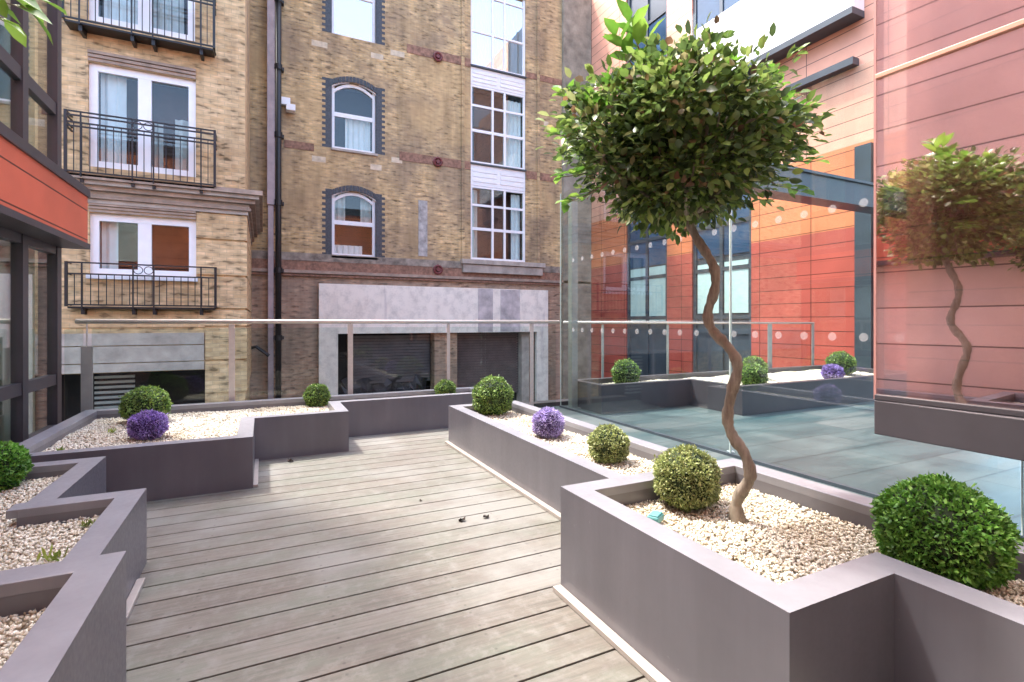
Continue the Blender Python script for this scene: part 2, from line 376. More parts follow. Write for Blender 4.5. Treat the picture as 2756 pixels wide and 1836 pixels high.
# ------------------------------------------------------------------ camera, world, sun
cam = bpy.data.cameras.new('camera'); co = bpy.data.objects.new('camera', cam); COL.objects.link(co)
co.location = (0, 0, CAMZ); co.rotation_euler = (math.radians(90), 0, -YAW)
cam.sensor_width = 36; cam.lens = FPX/2756*36; cam.shift_y = -(918-HY)/2756; cam.clip_start = .05; cam.clip_end = 500
scn.camera = co
SUN = Vector((-.28, .39, .9)).normalized()
w = bpy.data.worlds.new('World'); scn.world = w; w.use_nodes = True; nt = w.node_tree
sky = nt.nodes.new('ShaderNodeTexSky'); sky.sky_type = 'NISHITA'; sky.sun_disc = False
sky.sun_elevation = math.asin(SUN.z); sky.sun_rotation = math.atan2(SUN.x, SUN.y); sky.dust_density = 4; sky.air_density = 1.0; sky.ozone_density = 1
bg = nt.nodes['Background']; bg.inputs['Strength'].default_value = .15
nt.links.new(sky.outputs[0], bg.inputs[0])
sl = bpy.data.lights.new('sun', 'SUN'); sl.energy = 1.2; sl.angle = math.radians(3); sl.color = (1, .95, .87)
so = bpy.data.objects.new('sun', sl); COL.objects.link(so); so.rotation_euler = (-SUN).to_track_quat('-Z', 'Y').to_euler(); so.location = (0, 0, 12)
scn.view_settings.view_transform = 'Standard'; scn.view_settings.look = 'None'; scn.view_settings.exposure = 2.8; scn.view_settings.gamma = 1
scn.render.engine = 'CYCLES'

# ------------------------------------------------------------------ ground, deck, terrace floor
XO = -1.37                                    # outer line of the left planters
struct(MB().box(-40, 60, -40, 60, -3.7, -3.5).build('ground', ASPH))
PITCH = .147; db = MB(); y = -1.25
k = 0
while y < 5.5:
    db.box(-1.75, 2.13, y, y+PITCH-.008, -.028, 0)
    y += PITCH; k += 1
dk = db.build('deck', DECK, None, (0, 0, 0), .002); struct(dk)
struct(MB().box(-1.8, 2.14, -1.3, 5.7, -.35, -.06).build('deck_base', DARK))
struct(MB().box(2.145, 10.5, -3, 5.75, -.3, -.004).build('terrace_floor', SLATE))
kb = MB().box(2.3, 10.49, 5.751, 5.93, -.3, .05); kb.build('terrace_kerb', CHAR); struct(bpy.data.objects['terrace_kerb'])

# ------------------------------------------------------------------ planters
def inset(poly, d):
    n = len(poly); out = []
    for i in range(n):
        p0, p1, p2 = Vector(poly[i-1]), Vector(poly[i]), Vector(poly[(i+1) % n])
        e1 = (p1-p0).normalized(); e2 = (p2-p1).normalized()
        n1 = Vector((-e1.y, e1.x)); n2 = Vector((-e2.y, e2.x))
        out.append(tuple(p1+(n1+n2)*d/(1+n1.dot(n2))))
    return out
def planter(poly, h, soil, label, rw=.098, extra=None, trims=(), paint=None):
    cx = sum(p[0] for p in poly)/len(poly); cy = sum(p[1] for p in poly)/len(poly)
    t = thing('planter', (cx, cy, 0), label, 'planter', 'powder coated metal planters round the deck')
    inn = inset(poly, rw); wl = inset(poly, .012); n = len(poly)
    m = MB()
    # rim: flat folded top with a thin lip at its inner edge
    V = [(x, y, h) for x, y in poly]+[(x, y, h) for x, y in inn]+[(x, y, h-.035) for x, y in inn]+[(x, y, 0) for x, y in poly]
    F_ = []
    for i in range(n):
        j = (i+1) % n
        F_ += [(i, j, n+j, n+i), (n+i, n+j, 2*n+j, 2*n+i)]
    m.add(V[:3*n], F_)
    if extra: m.box(*extra)
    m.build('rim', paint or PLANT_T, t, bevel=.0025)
    b = MB(); V = [(x, y, 0) for x, y in poly]+[(x, y, h-.0005) for x, y in poly]
    b.add(V, [(i, (i+1) % n, n+(i+1) % n, n+i) for i in range(n)])
    V = [(x, y, soil-.1) for x, y in inn]+[(x, y, h-.034) for x, y in inn]
    b.add(V, [(i, n+i, n+(i+1) % n, (i+1) % n) for i in range(n)])
    b.build('side_wall', paint or PLANT, t)
    MB().prism(inset(poly, .03), soil-.12, soil-.012).build('soil', SOIL, t)
    for q in trims: MB().box(*q).build('base_trim', TRIM, t, bevel=.002)
    return t
P_L1 = [(XO, -.6), (-.363, -.6), (-.363, 1.857), (XO, 1.857)]
P_L2 = [(XO, 1.875), (-.478, 1.875), (-.478, 2.83), (-.797, 2.83), (-.797, 3.60), (XO, 3.60)]
P_L4 = [(XO, 3.785), (-.06, 3.785), (-.06, 4.51), (.655, 4.51), (.655, 5.05), (2.22, 5.05), (2.22, 5.56), (XO, 5.56)]
P_RL = [(1.51, 1.815), (2.19, 1.815), (2.19, 4.41), (1.51, 4.41)]
P_RN = [(1.10, .785), (1.526, .785), (1.526, -.6), (2.095, -.6), (2.095, 1.80), (1.10, 1.80)]
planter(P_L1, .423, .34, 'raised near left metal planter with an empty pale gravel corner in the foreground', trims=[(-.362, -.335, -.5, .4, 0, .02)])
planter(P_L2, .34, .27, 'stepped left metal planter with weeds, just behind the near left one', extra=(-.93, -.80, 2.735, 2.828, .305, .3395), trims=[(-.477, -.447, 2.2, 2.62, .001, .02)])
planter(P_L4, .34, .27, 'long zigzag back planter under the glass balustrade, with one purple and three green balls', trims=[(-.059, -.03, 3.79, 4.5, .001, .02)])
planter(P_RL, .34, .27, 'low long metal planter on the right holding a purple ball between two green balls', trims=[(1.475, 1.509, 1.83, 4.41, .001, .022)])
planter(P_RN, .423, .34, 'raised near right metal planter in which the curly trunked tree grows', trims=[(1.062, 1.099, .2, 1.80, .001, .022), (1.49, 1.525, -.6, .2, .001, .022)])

P_FAR = [(3.62, 5.0), (5.05, 5.0), (5.05, 4.2), (8.9, 4.2), (8.9, 5.70), (3.62, 5.70)]  # planter added beyond the glass in place of the near planters' reflection
planter(P_FAR, .34, .27, 'dark stepped planter added beyond the glass screen to stand in for a reflection', paint=CHAR)
# gravel: pebbles strewn in every planter
def inside(px, py, poly):
    r = np.zeros(len(px), bool); n = len(poly)
    for i in range(n):
        x1, y1 = poly[i]; x2, y2 = poly[(i+1) % n]
        if y1 == y2: continue
        c = ((y1 > py) != (y2 > py)) & (px < (x2-x1)*(py-y1)/(y2-y1)+x1); r ^= c
    return r
bv = np.array([(1, 0, 0), (-1, 0, 0), (0, 1, 0), (0, -1, 0), (0, 0, 1), (0, 0, -1), (.62, .62, .4), (-.62, .62, -.4), (.62, -.62, -.4), (-.62, -.62, .4)], float)
bf = np.array([(4, 6, 9), (0, 6, 4), (4, 6, 2), (4, 2, 9), (1, 9, 2), (1, 2, 7), (2, 6, 7), (0, 8, 6), (6, 0, 2), (3, 9, 1), (4, 9, 3), (4, 3, 0), (3, 8, 0), (5, 8, 3), (5, 3, 1), (5, 1, 7), (5, 7, 2), (5, 2, 0), (5, 0, 8)])
pv, pf, off = [], [], 0
oct_v = bv[:6]; oct_f = np.array([(0, 2, 4), (2, 1, 4), (1, 3, 4), (3, 0, 4), (2, 0, 5), (1, 2, 5), (3, 1, 5), (0, 3, 5)])
for poly, zz, dens, sz in ((P_L1, .34, 9500, .0072), (P_L2, .27, 8000, .0077), (P_L4, .27, 5200, .0088), (P_FAR, .27, 2200, .0125), (P_RL, .27, 6600, .0078), (P_RN, .34, 10500, .0068)):
    inn = inset(poly, .07); A = np.array(inn); mn, mx = A.min(0), A.max(0)
    n = int((mx-mn).prod()*dens*1.7); x = RNG.uniform(mn[0], mx[0], n); y = RNG.uniform(mn[1], mx[1], n)
    x_, y_ = x, y; ok = inside(x, y, inn); x, y = x[ok], y[ok]; n = len(x)
    z = zz-.012+RNG.uniform(0, .014, n)+.008*np.sin(x*9+1)*np.sin(y*7)
    # rotation by random orthonormal frames
    q = RNG.normal(size=(n, 4)); q /= np.linalg.norm(q, axis=1)[:, None]
    a, b, c, d = q.T
    R = np.stack([1-2*(c*c+d*d), 2*(b*c-a*d), 2*(b*d+a*c), 2*(b*c+a*d), 1-2*(b*b+d*d), 2*(c*d-a*b), 2*(b*d-a*c), 2*(c*d+a*b), 1-2*(b*b+c*c)], 1).reshape(n, 3, 3)
    S = sz*RNG.uniform(.6, 1.35, (n, 1, 3))
    v = (oct_v[None]*S) @ R.transpose(0, 2, 1)+np.stack([x, y, z], 1)[:, None, :]
    v += RNG.normal(0, sz*.10, v.shape)
    pv.append(v.reshape(-1, 3)); pf.append((oct_f[None]+off+6*np.arange(n)[:, None, None]).reshape(-1, 3)); off += 6*n
gr = mesh_obj('gravel', np.concatenate(pv), np.concatenate(pf), PEB, None, (0, 0, 0))
tag(gr, 'pale cream gravel chips filling all the planters', 'gravel'); gr['kind'] = 'stuff'

# ------------------------------------------------------------------ leaves
def leaves(P, Dr, Up, Ln, Wd, simple_=False, fold=.25, droop=.15):
    """P base points, Dr direction, Up approximate normal, Ln length, Wd half width -> verts, faces (triangles)"""
    Dr = Dr/np.linalg.norm(Dr, axis=1)[:, None]
    S = np.cross(Dr, Up); S /= (np.linalg.norm(S, axis=1)[:, None]+1e-9); U = np.cross(S, Dr)
    Ln = Ln[:, None]; Wd = Wd[:, None]
    if simple_:
        v = np.stack([P, P+Dr*Ln*.5+S*Wd+U*Wd*fold, P+Dr*Ln-U*Ln*droop, P+Dr*Ln*.5-S*Wd+U*Wd*fold], 1)
        f = np.array([(0, 1, 2), (0, 2, 3)]); k = 4
    else:
        v = np.stack([P, P+Dr*Ln*.30+S*Wd*.85+U*Wd*fold, P+Dr*Ln*.30-S*Wd*.85+U*Wd*fold, P+Dr*Ln*.68+S*Wd*.8+U*(Wd*fold-Ln*droop*.4),
                      P+Dr*Ln*.68-S*Wd*.8+U*(Wd*fold-Ln*droop*.4), P+Dr*Ln-U*Ln*droop, P+Dr*Ln*.30, P+Dr*Ln*.68-U*Ln*droop*.4], 1)
        f = np.array([(0, 6, 2), (0, 1, 6), (6, 7, 4), (6, 4, 2), (6, 1, 3), (6, 3, 7), (7, 5, 4), (7, 3, 5)]); k = 8
    n = len(P)
    return v.reshape(-1, 3), (f[None]+k*np.arange(n)[:, None, None]).reshape(-1, 3)
def unit(n):
    a = RNG.normal(size=(n, 3)); return a/np.linalg.norm(a, axis=1)[:, None]
def sphere_np(r, nu=20, nv=12):
    V = []; Fs = []
    for j in range(nv+1):
        for i in range(nu):
            t = math.pi*j/nv; p = 2*math.pi*i/nu; V.append((r*math.sin(t)*math.cos(p), r*math.sin(t)*math.sin(p), r*math.cos(t)))
    for j in range(nv):
        for i in range(nu):
            a = j*nu+i; b = j*nu+(i+1) % nu; Fs += [(a, b, b+nu), (a, b+nu, a+nu)]
    return np.array(V), np.array(Fs)
def ball(name, x, y, r, z0, mat, core, label, cat, group, n, leaf, wid, squash=1.0, spiky=False, loose=.05):
    b = (x, y, z0); cz = z0+r*squash*.86
    u = unit(n)
    lump = 1+.045*np.sin(u[:, 0]*7+x*9)*np.sin(u[:, 1]*6+y*5)+.035*np.sin(u[:, 2]*8+x*3)+.02*np.sin(u[:, 0]*17+y*8+u[:, 2]*13)
    rr = r*(lump-loose*RNG.random(n)**.6*1.8+.09*(RNG.random(n) > .975))
    c = np.array([x, y, cz]); P = c+u*rr[:, None]*np.array([1, 1, squash])
    # fewer leaves below ground
    ok = P[:, 2] > z0-.01; P, u = P[ok], u[ok]; m_ = len(P)
    if spiky: D = u+.45*RNG.normal(size=(m_, 3)); P = P-u*leaf*.5
    else: D = u*.55+.75*RNG.normal(size=(m_, 3)); P = P-u*leaf*.35
    V, F_ = leaves(P, D, unit(m_), leaf*RNG.uniform(.6, 1.35, m_), wid*RNG.uniform(.7, 1.2, m_), True, .3, .1)
    t = thing(name, b, label, cat, group)
    mesh_obj('foliage' if not spiky else 'florets', V, F_, mat, t)
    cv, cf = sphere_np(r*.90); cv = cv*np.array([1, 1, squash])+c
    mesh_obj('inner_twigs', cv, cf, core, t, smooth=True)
    return t
GB = 'clipped green box balls'; GP = 'purple flowering balls'
ball('box_ball', -.87, 5.13, .176, .27, LF_BOX, CORE, 'round clipped green box ball behind the purple ball in the back left gravel', 'topiary', GB, 5200, .019, .0062, .92)
ball('purple_ball', -.735, 4.40, .122, .27, LF_PUR, CORE_P, 'deep purple flowering ball in front of a green box ball on the left gravel', 'flower', GP, 5200, .020, .0035, .88, True)
ball('box_ball', .475, 5.33, .125, .27, LF_BOX, CORE, 'small green box ball in the back planter beside the white rendered jamb', 'topiary', GB, 3600, .018, .006, .95)
ball('box_ball', 1.79, 5.33, .116, .262, LF_BOX, CORE, 'smallest green box ball, before the dark shuttered opening, left of a bigger ball', 'topiary', GB, 3200, .018, .006, .95)
ball('box_ball', 1.855, 4.20, .183, .27, LF_BOX, CORE, 'large green box ball at the far end of the low right planter', 'topiary', GB, 5600, .019, .0062, 1.0)
ball('purple_ball', 1.85, 3.20, .118, .27, LF_PUR2, CORE_P, 'pale lilac flowering ball between green balls in the low right planter', 'flower', GP, 4600, .020, .0035, .95, True)
ball('box_ball', 1.835, 2.465, .121, .27, LF_PALE, CORE, 'small yellowish green box ball at the near end of the low right planter', 'topiary', GB, 5200, .015, .005, .98)
ball('box_ball', 1.575, 1.585, .135, .34, LF_PALE, CORE, 'speckled pale green box ball beside the curly tree trunk', 'topiary', GB, 8500, .013, .0042, .98)
ball('box_ball', 1.825, .815, .166, .335, LF_VIV, CORE, 'big bright green box ball in the right foreground', 'topiary', GB, 11000, .0165, .0052, .95)
ball('box_ball', -1.185, 3.38, .127, .27, LF_VIV, CORE, 'bright green box ball cut by the left edge of the photo', 'topiary', GB, 5200, .018, .0058, 1.0)

ball('box_ball', 4.28, 5.38, .19, .27, LF_BOX, CORE, 'stand-in for a reflected green box ball, leftmost beyond the glass', 'topiary', GB, 2600, .024, .008, .95)  # the balls from here on are added to stand in for reflections
ball('box_ball', 5.60, 4.50, .174, .27, LF_BOX, CORE, 'stand-in for a reflected green box ball, right of the tree trunk, before another ball', 'topiary', GB, 2600, .024, .008, .95)
ball('box_ball', 6.30, 5.05, .19, .27, LF_BOX, CORE, 'stand-in for a reflected green box ball, hidden in part by the ball before it', 'topiary', GB, 2600, .024, .008, .95)
ball('purple_ball', 7.22, 4.50, .14, .27, LF_PUR, CORE_P, 'stand-in for a reflected purple flowering ball beyond the glass screen', 'flower', GP, 2600, .026, .005, .9, True)
ball('box_ball', 8.10, 4.92, .21, .27, LF_BOX, CORE, 'stand-in for a reflected green box ball, farthest right, beyond the purple ball', 'topiary', GB, 2600, .024, .008, .95)
# ------------------------------------------------------------------ trees
def tree(loc, scale, trunk_px, label, seed, ncl=150, sprigs=()):
    rg = np.random.default_rng(seed); rnd = random.Random(seed)
    t = thing('standard_tree', loc, label, 'tree', 'curly trunked standard trees in the planters')
    L0 = Vector(loc)
    tp = [L0+Vector(p)*scale for p in trunk_px]
    # smooth the spine (Catmull-Rom)
    sp = []
    for i in range(len(tp)-1):
        p0, p1, p2, p3 = tp[max(i-1, 0)], tp[i], tp[i+1], tp[min(i+2, len(tp)-1)]
        for k in range(4):
            s = k/4; sp.append(.5*((2*p1)+(p2-p0)*s+(2*p0-5*p1+4*p2-p3)*s*s+(3*p1-p0-3*p2+p3)*s**3))
    sp.append(tp[-1]); n = len(sp)
    rad = [(.0222-.0058*i/n+.0022*math.sin(i*.9)+.0015*math.sin(i*2.3)+(.008*max(0, 1-i/5)))*scale for i in range(n)]
    rad[0] = .031*scale
    tm = MB().tube([sp[0]-Vector((0, 0, .05))]+sp, [rad[0]]+rad, 12); tm.build('trunk', BARK, t, smooth=True)
    top = sp[-1]
    cc = L0+Vector(CROWN_C)*scale; ax = Vector(CROWN_A)*scale
    br = MB(); tips = []
    right = Vector((CY_, -SY_, 0)); fw = Vector((SY_, CY_, 0))
    for i in range(ncl):
        # cluster centres fill a flattened crown: wide shoulders, tapering to the fork below
        while True:
            q = Vector((rnd.uniform(-1, 1), rnd.uniform(-1, 1), rnd.uniform(-1, 1)))
            h = (q.z+1)/2; lim = (.38+.62*min(1, h*1.9)) if h < .55 else math.sqrt(max(0.02, 1-((h-.55)/.47)**2))
            if math.hypot(q.x, q.y) <= lim and (math.hypot(q.x, q.y) > .35*lim or rnd.random() < .4): break
        c = cc+right*q.x*ax.x+fw*q.y*ax.y+Vector((0, 0, q.z*ax.z))
        tips.append(c)
        if i % 3 == 0:
            md = top.lerp(c, .5)+Vector((rnd.uniform(-.04, .04), rnd.uniform(-.04, .04), -.03))*scale
            br.tube([top-Vector((0, 0, .02)), md, c], [.009*scale, .005*scale, .0018*scale], 5)
    for k, a in enumerate((0, 1.3, 2.4, 3.5, 4.8)):
        e = top+(right*math.cos(a)*.26+fw*math.sin(a)*.22+Vector((0, 0, .26+.03*k)))*scale
        br.tube([top-Vector((0, 0, .015)), top.lerp(e, .45)+Vector((0, 0, -.035)), e], [.017*scale, .011*scale, .005*scale], 7)
    crown = br.build('branches', BARK, t, smooth=True)
    P, D, U, Ls, Ws = [], [], [], [], []
    for c in tips:
        m = int(rg.integers(44, 72)); o = np.clip(rg.normal(size=(m, 3)), -1.7, 1.7)*np.array([.055, .055, .042])*scale
        P.append(np.array(c)+o); out = np.array(c-cc); out = out/(np.linalg.norm(out)+1e-6)
        D.append(o/.05*.5+out*.5+np.array([0, 0, .15])+.45*rg.normal(size=(m, 3))); U.append(np.array([0, 0, 1.])+.5*rg.normal(size=(m, 3)))
        Ls.append(rg.uniform(.024, .050, m)*scale); Ws.append(rg.uniform(.0085, .0165, m)*scale)
    V, F_ = leaves(np.concatenate(P), np.concatenate(D), np.concatenate(U), np.concatenate(Ls), np.concatenate(Ws), False)
    mesh_obj('crown', V, F_, LF_TREE, t)
    # long young shoots with bright leaves at the rim of the crown
    P, D, U, Ls, Ws = [], [], [], [], []; sb = MB()
    ends = [(-.20, .0, .62), (-.255, -.02, .56), (-.13, .05, .60)] + [(-.47, .05, .38), (-.49, 0, .20), (-.46, .06, .05), (.47, 0, .13), (.52, .02, .10), (.42, .05, .34), (.36, 0, .38), (.18, .05, .43), (-.40, 0, .36), (.02, -.1, .42), (-.3, -.1, .36), (.28, -.1, .38), (.45, .0, -.02), (-.44, .02, -.06), (-.05, .1, .44), (.40, -.1, .26), (-.38, -.12, .27), (.1, -.2, .36), (-.18, -.22, .33)]
    for j, (a, b, h) in enumerate(ends):
        e = cc+(right*a+fw*b+Vector((0, 0, h-.16)))*scale
        s0 = cc.lerp(e, .62); mid = s0.lerp(e, .5)+Vector((0, 0, -.012))
        sb.tube([top+Vector((0, 0, .03)), s0, mid, e], [.006*scale, .004*scale, .003*scale, .0015*scale], 5)
        m = 9 if j > 2 else 8; big = 1.0 if j > 2 else 1.5
        for i in range(m):
            f = i/(m-1); p = s0.lerp(e, .35+.65*f); ang = i*2.4
            d = (e-s0).normalized()*(.35+.5*f)+(right*math.cos(ang)+fw*math.sin(ang))*.8+Vector((0, 0, .2))
            P.append(p); D.append(d); U.append((rnd.uniform(-.4, .4), rnd.uniform(-.4, .4), 1)); Ls.append(rnd.uniform(.05, .075)*scale*big); Ws.append(rnd.uniform(.016, .024)*scale*big)
    for e in sprigs:
        e = Vector(e); s0 = cc.lerp(e, .5); sb.tube([top+Vector((0, 0, .03)), s0, s0.lerp(e, .5)+Vector((0, 0, -.012)), e], [.006, .005, .003, .0015], 5)
        for i in range(10):
            f = i/9; ang = i*2.4; P.append(s0.lerp(e, .45+.55*f)); D.append((e-s0).normalized()*.6+(right*math.cos(ang)+fw*math.sin(ang))*.5+Vector((0, 0, rnd.uniform(-.4, .3))))
            U.append((rnd.uniform(-.4, .4)-.3*fw.x, rnd.uniform(-.4, .4)-.6*fw.y, 1)); Ls.append(rnd.uniform(.055, .085)); Ws.append(rnd.uniform(.018, .026))
    V, F_ = leaves(np.array(P), np.array(D), np.array(U), np.array(Ls), np.array(Ws), False)
    mesh_obj('young_leaves', V, F_, LF_TIP, t)
    sb.build('shoots', BARK, t)
    return t
# trunk survey points (photo px) at the tree's distance, with a corkscrew in depth
TD = 1.95
tr = [(1987, 1402), (1981, 1362), (1992, 1330), (2013, 1298), (2019, 1268), (2002, 1217), (1975, 1179), (1959, 1137), (1961, 1096), (1972, 1046), (1984, 1000), (1980, 965), (1956, 930), (1925, 898), (1907, 868), (1906, 835), (1918, 800), (1926, 762), (1922, 722), (1906, 690), (1880, 650), (1860, 612), (1846, 580)]
b0 = None; TP = []
for i, (px, py) in enumerate(tr):
    a_ = (px-(1880+112*(py-580)/822))*TD/FPX; d = TD-.66*a_; u = (px-CX)/FPX
    p = Vector((d*(SY_+u*CY_), d*(CY_-u*SY_), CAMZ+(HY-py)*d/FPX))
    if b0 is None: b0 = p
    TP.append(tuple(p-b0))
cen = Vector((1.95*(SY_+(1835-CX)/FPX*CY_), 1.95*(CY_-(1835-CX)/FPX*SY_), CAMZ+(HY-388)*1.95/FPX))
CROWN_C = tuple(cen-b0); CROWN_A = (.425, .38, .27)
tree(tuple(b0), 1.0, TP, 'curly trunked tree with a dense round crown standing in the near right planter', 3, 190)
tree((-1.15, 1.42, .34), 1.12, TP, 'tree of which only a few bright leaves show in the top left corner', 5, 90, [(-0.497, 1.577, 1.834), (-0.57, 1.668, 1.842), (-0.457, 1.502, 1.828), (-0.52, 1.588, 1.873)])

# ------------------------------------------------------------------ small things on gravel and deck
def weed(x, y, z, s, label):
    n = 22; P = np.array([(x, y, z)]*n)+RNG.normal(size=(n, 3))*np.array([.013, .013, .002])*s
    D = RNG.normal(size=(n, 3))*.55+np.array([0, 0, .8])
    V, F_ = leaves(P, D, unit(n), RNG.uniform(.025, .05, n)*s, RNG.uniform(.003, .006, n)*s, False)
    tag(mesh_obj('weed', V, F_, LF_WEED, None, (x, y, z)), label, 'weed', 'weeds in the gravel')
weed(-1.16, 4.16, .27, 1.1, 'yellow weed in the gravel corner by the dark window frames')
weed(-1.02, 4.75, .27, 1.0, 'pale weed in the gravel left of the purple ball')
weed(.0, 4.86, .27, .9, 'tiny weed in the back gravel right of the purple ball')
weed(-.64, 2.62, .27, .8, 'weed tucked in the inner corner of the stepped left planter')
weed(-.66, 2.30, .27, 1.1, 'yellow green weed in the middle of the stepped left planter')
weed(-.90, 2.42, .27, 1.4, 'low spreading weed left in the stepped left planter')
weed(-.93, 3.40, .27, .8, 'weed in the narrow corner behind the left edge ball')
weed(-.96, 2.0, .27, 1.2, 'green weed at the left photo edge of the stepped planter')
def deadleaf(px, py, s, label):
    d = 1.1*FPX/(py-HY); u = (px-CX)/FPX; x, y = d*(SY_+u*CY_), d*(CY_-u*SY_)
    m = MB(); n = 8; vs = [(x, y, .012*s)]
    for i in range(n):
        a = 2*math.pi*i/n; r = (.022+.008*random.random())*s; vs.append((x+r*math.cos(a), y+r*.75*math.sin(a), (.004+.03*random.random())*s))
    m.add(vs, [(0, i+1, (i+1) % n+1) for i in range(n)]); vs2 = [(a, b, max(.001, c-.003)) for a, b, c in vs]; m.add(vs2, [(0, (i+1) % n+1, i+1) for i in range(n)])
    tag(m.build('dead_leaf', DEADL), label, 'leaf', 'dead leaves on the deck')
deadleaf(782, 1243, 1.0, 'dark curled leaf on the deck before the back planter step')
deadleaf(1243, 1403, .8, 'dark curled leaf in the middle of the deck, left of its twin')
deadleaf(1308, 1394, .7, 'flat dark leaf on the deck nearer the right planter')
deadleaf(1132, 1349, .4, 'tiny dark leaf bit near the deck centre')
# teal junction box lying in the gravel
t = thing('junction_box', (1.335, 1.505, .345), 'small teal plastic box with a black cable lying on the gravel', 'box')
bx = MB().box(-.034, .034, -.023, .023, 0, .026); a = .5; ca, sa = math.cos(a), math.sin(a)
def rot(mb, px, py, pz):
    mb.v = [(px+x*ca-y*sa, py+x*sa+y*ca, pz+z) for x, y, z in mb.v]; return mb
rot(bx, 1.335, 1.50, .345).build('case', BAITM, t, bevel=.006)
lid = MB().box(-.029, .029, -.018, .018, .0262, .031); rot(lid, 1.335, 1.50, .345).build('lid', BAITM, t, bevel=.003)
MB().tube([(1.30, 1.48, .355), (1.275, 1.475, .352), (1.245, 1.50, .352), (1.235, 1.54, .35), (1.25, 1.585, .34)], .0035, 6).build('cable', BLACK, t)

# ------------------------------------------------------------------ glass balustrade behind the back planter
YR = 5.64
t = thing('balustrade', (.9, YR, .0), 'glass balustrade with a slim steel handrail behind the back planter', 'railing')
MB().tube([(fx(203, YR), YR, 1.103), (3.42, YR, 1.098)], .021, 12).build('handrail', STEEL, t, smooth=True)
posts = [(234, .885, .042), (624, 1.075, .026), (943, 1.075, .026), (1207, 1.075, .018), (1431, 1.075, .026)]
for px, h, wd in posts:
    X = fx(px, YR); p = MB().box(X-wd, X+wd, YR-.006, YR+.006, -.12, h); p.build('post', STEEL if px != 234 else GALV, t, bevel=.002)
    MB().tube([(X, YR, h-.01), (X, YR, 1.085)], .007, 6).build('pin', STEEL, t)
xs = [fx(160, YR)]+[fx(p[0], YR) for p in posts]+[3.41]
for i in range(len(xs)-1):
    if xs[i+1]-xs[i] < .12: continue
    MB().box(xs[i]+.03, xs[i+1]-.03, YR+.012, YR+.022, -.05, 1.04).build('glass_panel', G_RAIL, t)
MB().box(XO, 3.42, YR-.03, YR+.05, -.3, -.12).build('base_channel', CHAR, t)

YR2 = 5.82  # second railing added in place of the handrail's reflection in the screen
t = thing('balustrade', (5.5, YR2, .0), 'added steel railing beyond the glass screen, standing in for the reflected handrail', 'railing')
MB().tube([(3.6, YR2, 1.088), (fx(2190, YR2), YR2, 1.075)], .017, 10).build('handrail', STEEL, t, smooth=True)
for px, wd in ((1622, .018), (1797, .018), (2072, .05), (2188, .03)):
    X = fx(px, YR2); MB().box(X-wd, X+wd, YR2-.006, YR2+.006, -.1, 1.06).build('post', GALV, t)
# ------------------------------------------------------------------ tall glass screen on the right (runs along Y)
XG = 3.45
t = thing('glass_screen', (XG, 3, 0), 'tall frameless glass screen with rows of white dots, right of the tree', 'glass screen')
js = [5.66, gy(1964, XG), gy(2748, XG), -.9]
for i in range(3):
    MB().box(XG, XG+.012, js[i+1]+.006, js[i]-.006, 0, 2.75).build('pane', G_SCR, t)
    MB().box(XG-.001, XG+.013, js[i]-.006, js[i]-.001, 0, 2.752).build('pane_edge', G_EDGE, t)
MB().box(XG-.012, XG+.024, -.9, 5.66, -.004, .02).build('channel', DSTEEL, t)
dotl = []
for zr, n, st in ((1.86, 19, 1.75), (1.0, 19, 1.75)):
    for i in range(n):
        y0 = st+i*.2
        vs = [(XG-.003, y0+.028*math.cos(a*math.pi/6), zr+.028*math.sin(a*math.pi/6)) for a in range(12)]
        vs2 = [(XG-.0005, b, c) for a_, b, c in vs]
        dotl.append(MB().add(vs+vs2, [tuple(range(12)), tuple(range(23, 11, -1))]+[(i2, 12+i2, 12+(i2+1) % 12, (i2+1) % 12) for i2 in range(12)]))
FROST, nt, out = newmat('frosted_dot')
tt = N(nt, 'ShaderNodeBsdfTransparent'); dd = N(nt, 'ShaderNodeBsdfDiffuse'); dd.inputs[0].default_value = (.8, .8, .8, 1); ms = N(nt, 'ShaderNodeMixShader'); ms.inputs[0].default_value = .12
L(nt, tt.outputs[0], ms.inputs[1]); L(nt, dd.outputs[0], ms.inputs[2]); L(nt, ms.outputs[0], out.inputs[0])
for q in dotl: q.build('dot', FROST, t)
# slim pole that stands behind the joint of the screen
X = XG+.06; Y = gy(1966, XG+.06)
tag(MB().tube([(X, Y, 0), (X, Y, 2.6)], .011, 10).tube([(X, Y, 0), (X, Y, .02)], .03, 10).build('steel_pole', simple('pale_steel', (.75, .75, .75), .3, .3, .05, 5)), 'slender bright steel pole behind the curly tree trunk', 'pole')
X = XG+.10; Y = gy(1542, XG+.1)
pm = MB().box(X-.045, X+.045, Y-.045, Y+.045, -.3, 2.62).box(X-.075, X+.075, Y-.075, Y+.075, -.3, .01)
tag(pm.build('steel_post', GALV, bevel=.006), 'square grey green steel post behind the far end of the glass screen', 'post')

# ------------------------------------------------------------------ projecting glazed bay at the right (coral cladding under coated glass)
XB = 2.59; YB = gy(2359, XB)
t = thing('glazed_bay', (XB+.4, 0, .57), 'projecting coral clad bay with mirror like glazing at the right edge', 'building bay')
dX = (YB+1.6)*.065
MB().prism([(XB, YB), (XB+dX, -1.6), (XB+dX+.012, -1.6), (XB+.012, YB)], .735, 5.6).build('glazing', G_BAY, t)
MB().box(XB-.02, 3.40, -1.6, YB, .575, .733).build('base_beam', CHAR, t, bevel=.004)
MB().box(XB+.17, 3.40, -1.6, YB-.04, .734, 5.6).build('cladding', CORAL, t)
for z0, z1, pr, mt in ((2.235, 2.258, .015, SALM2), (2.72, 2.735, .02, SALM2), (.735, .76, .02, CHAR)):
    MB().prism([(XB-pr, YB), (XB+dX-pr, -1.6), (XB+dX-.001, -1.6), (XB-.001, YB)], z0, z1).build('ledge', mt, t, bevel=.003)
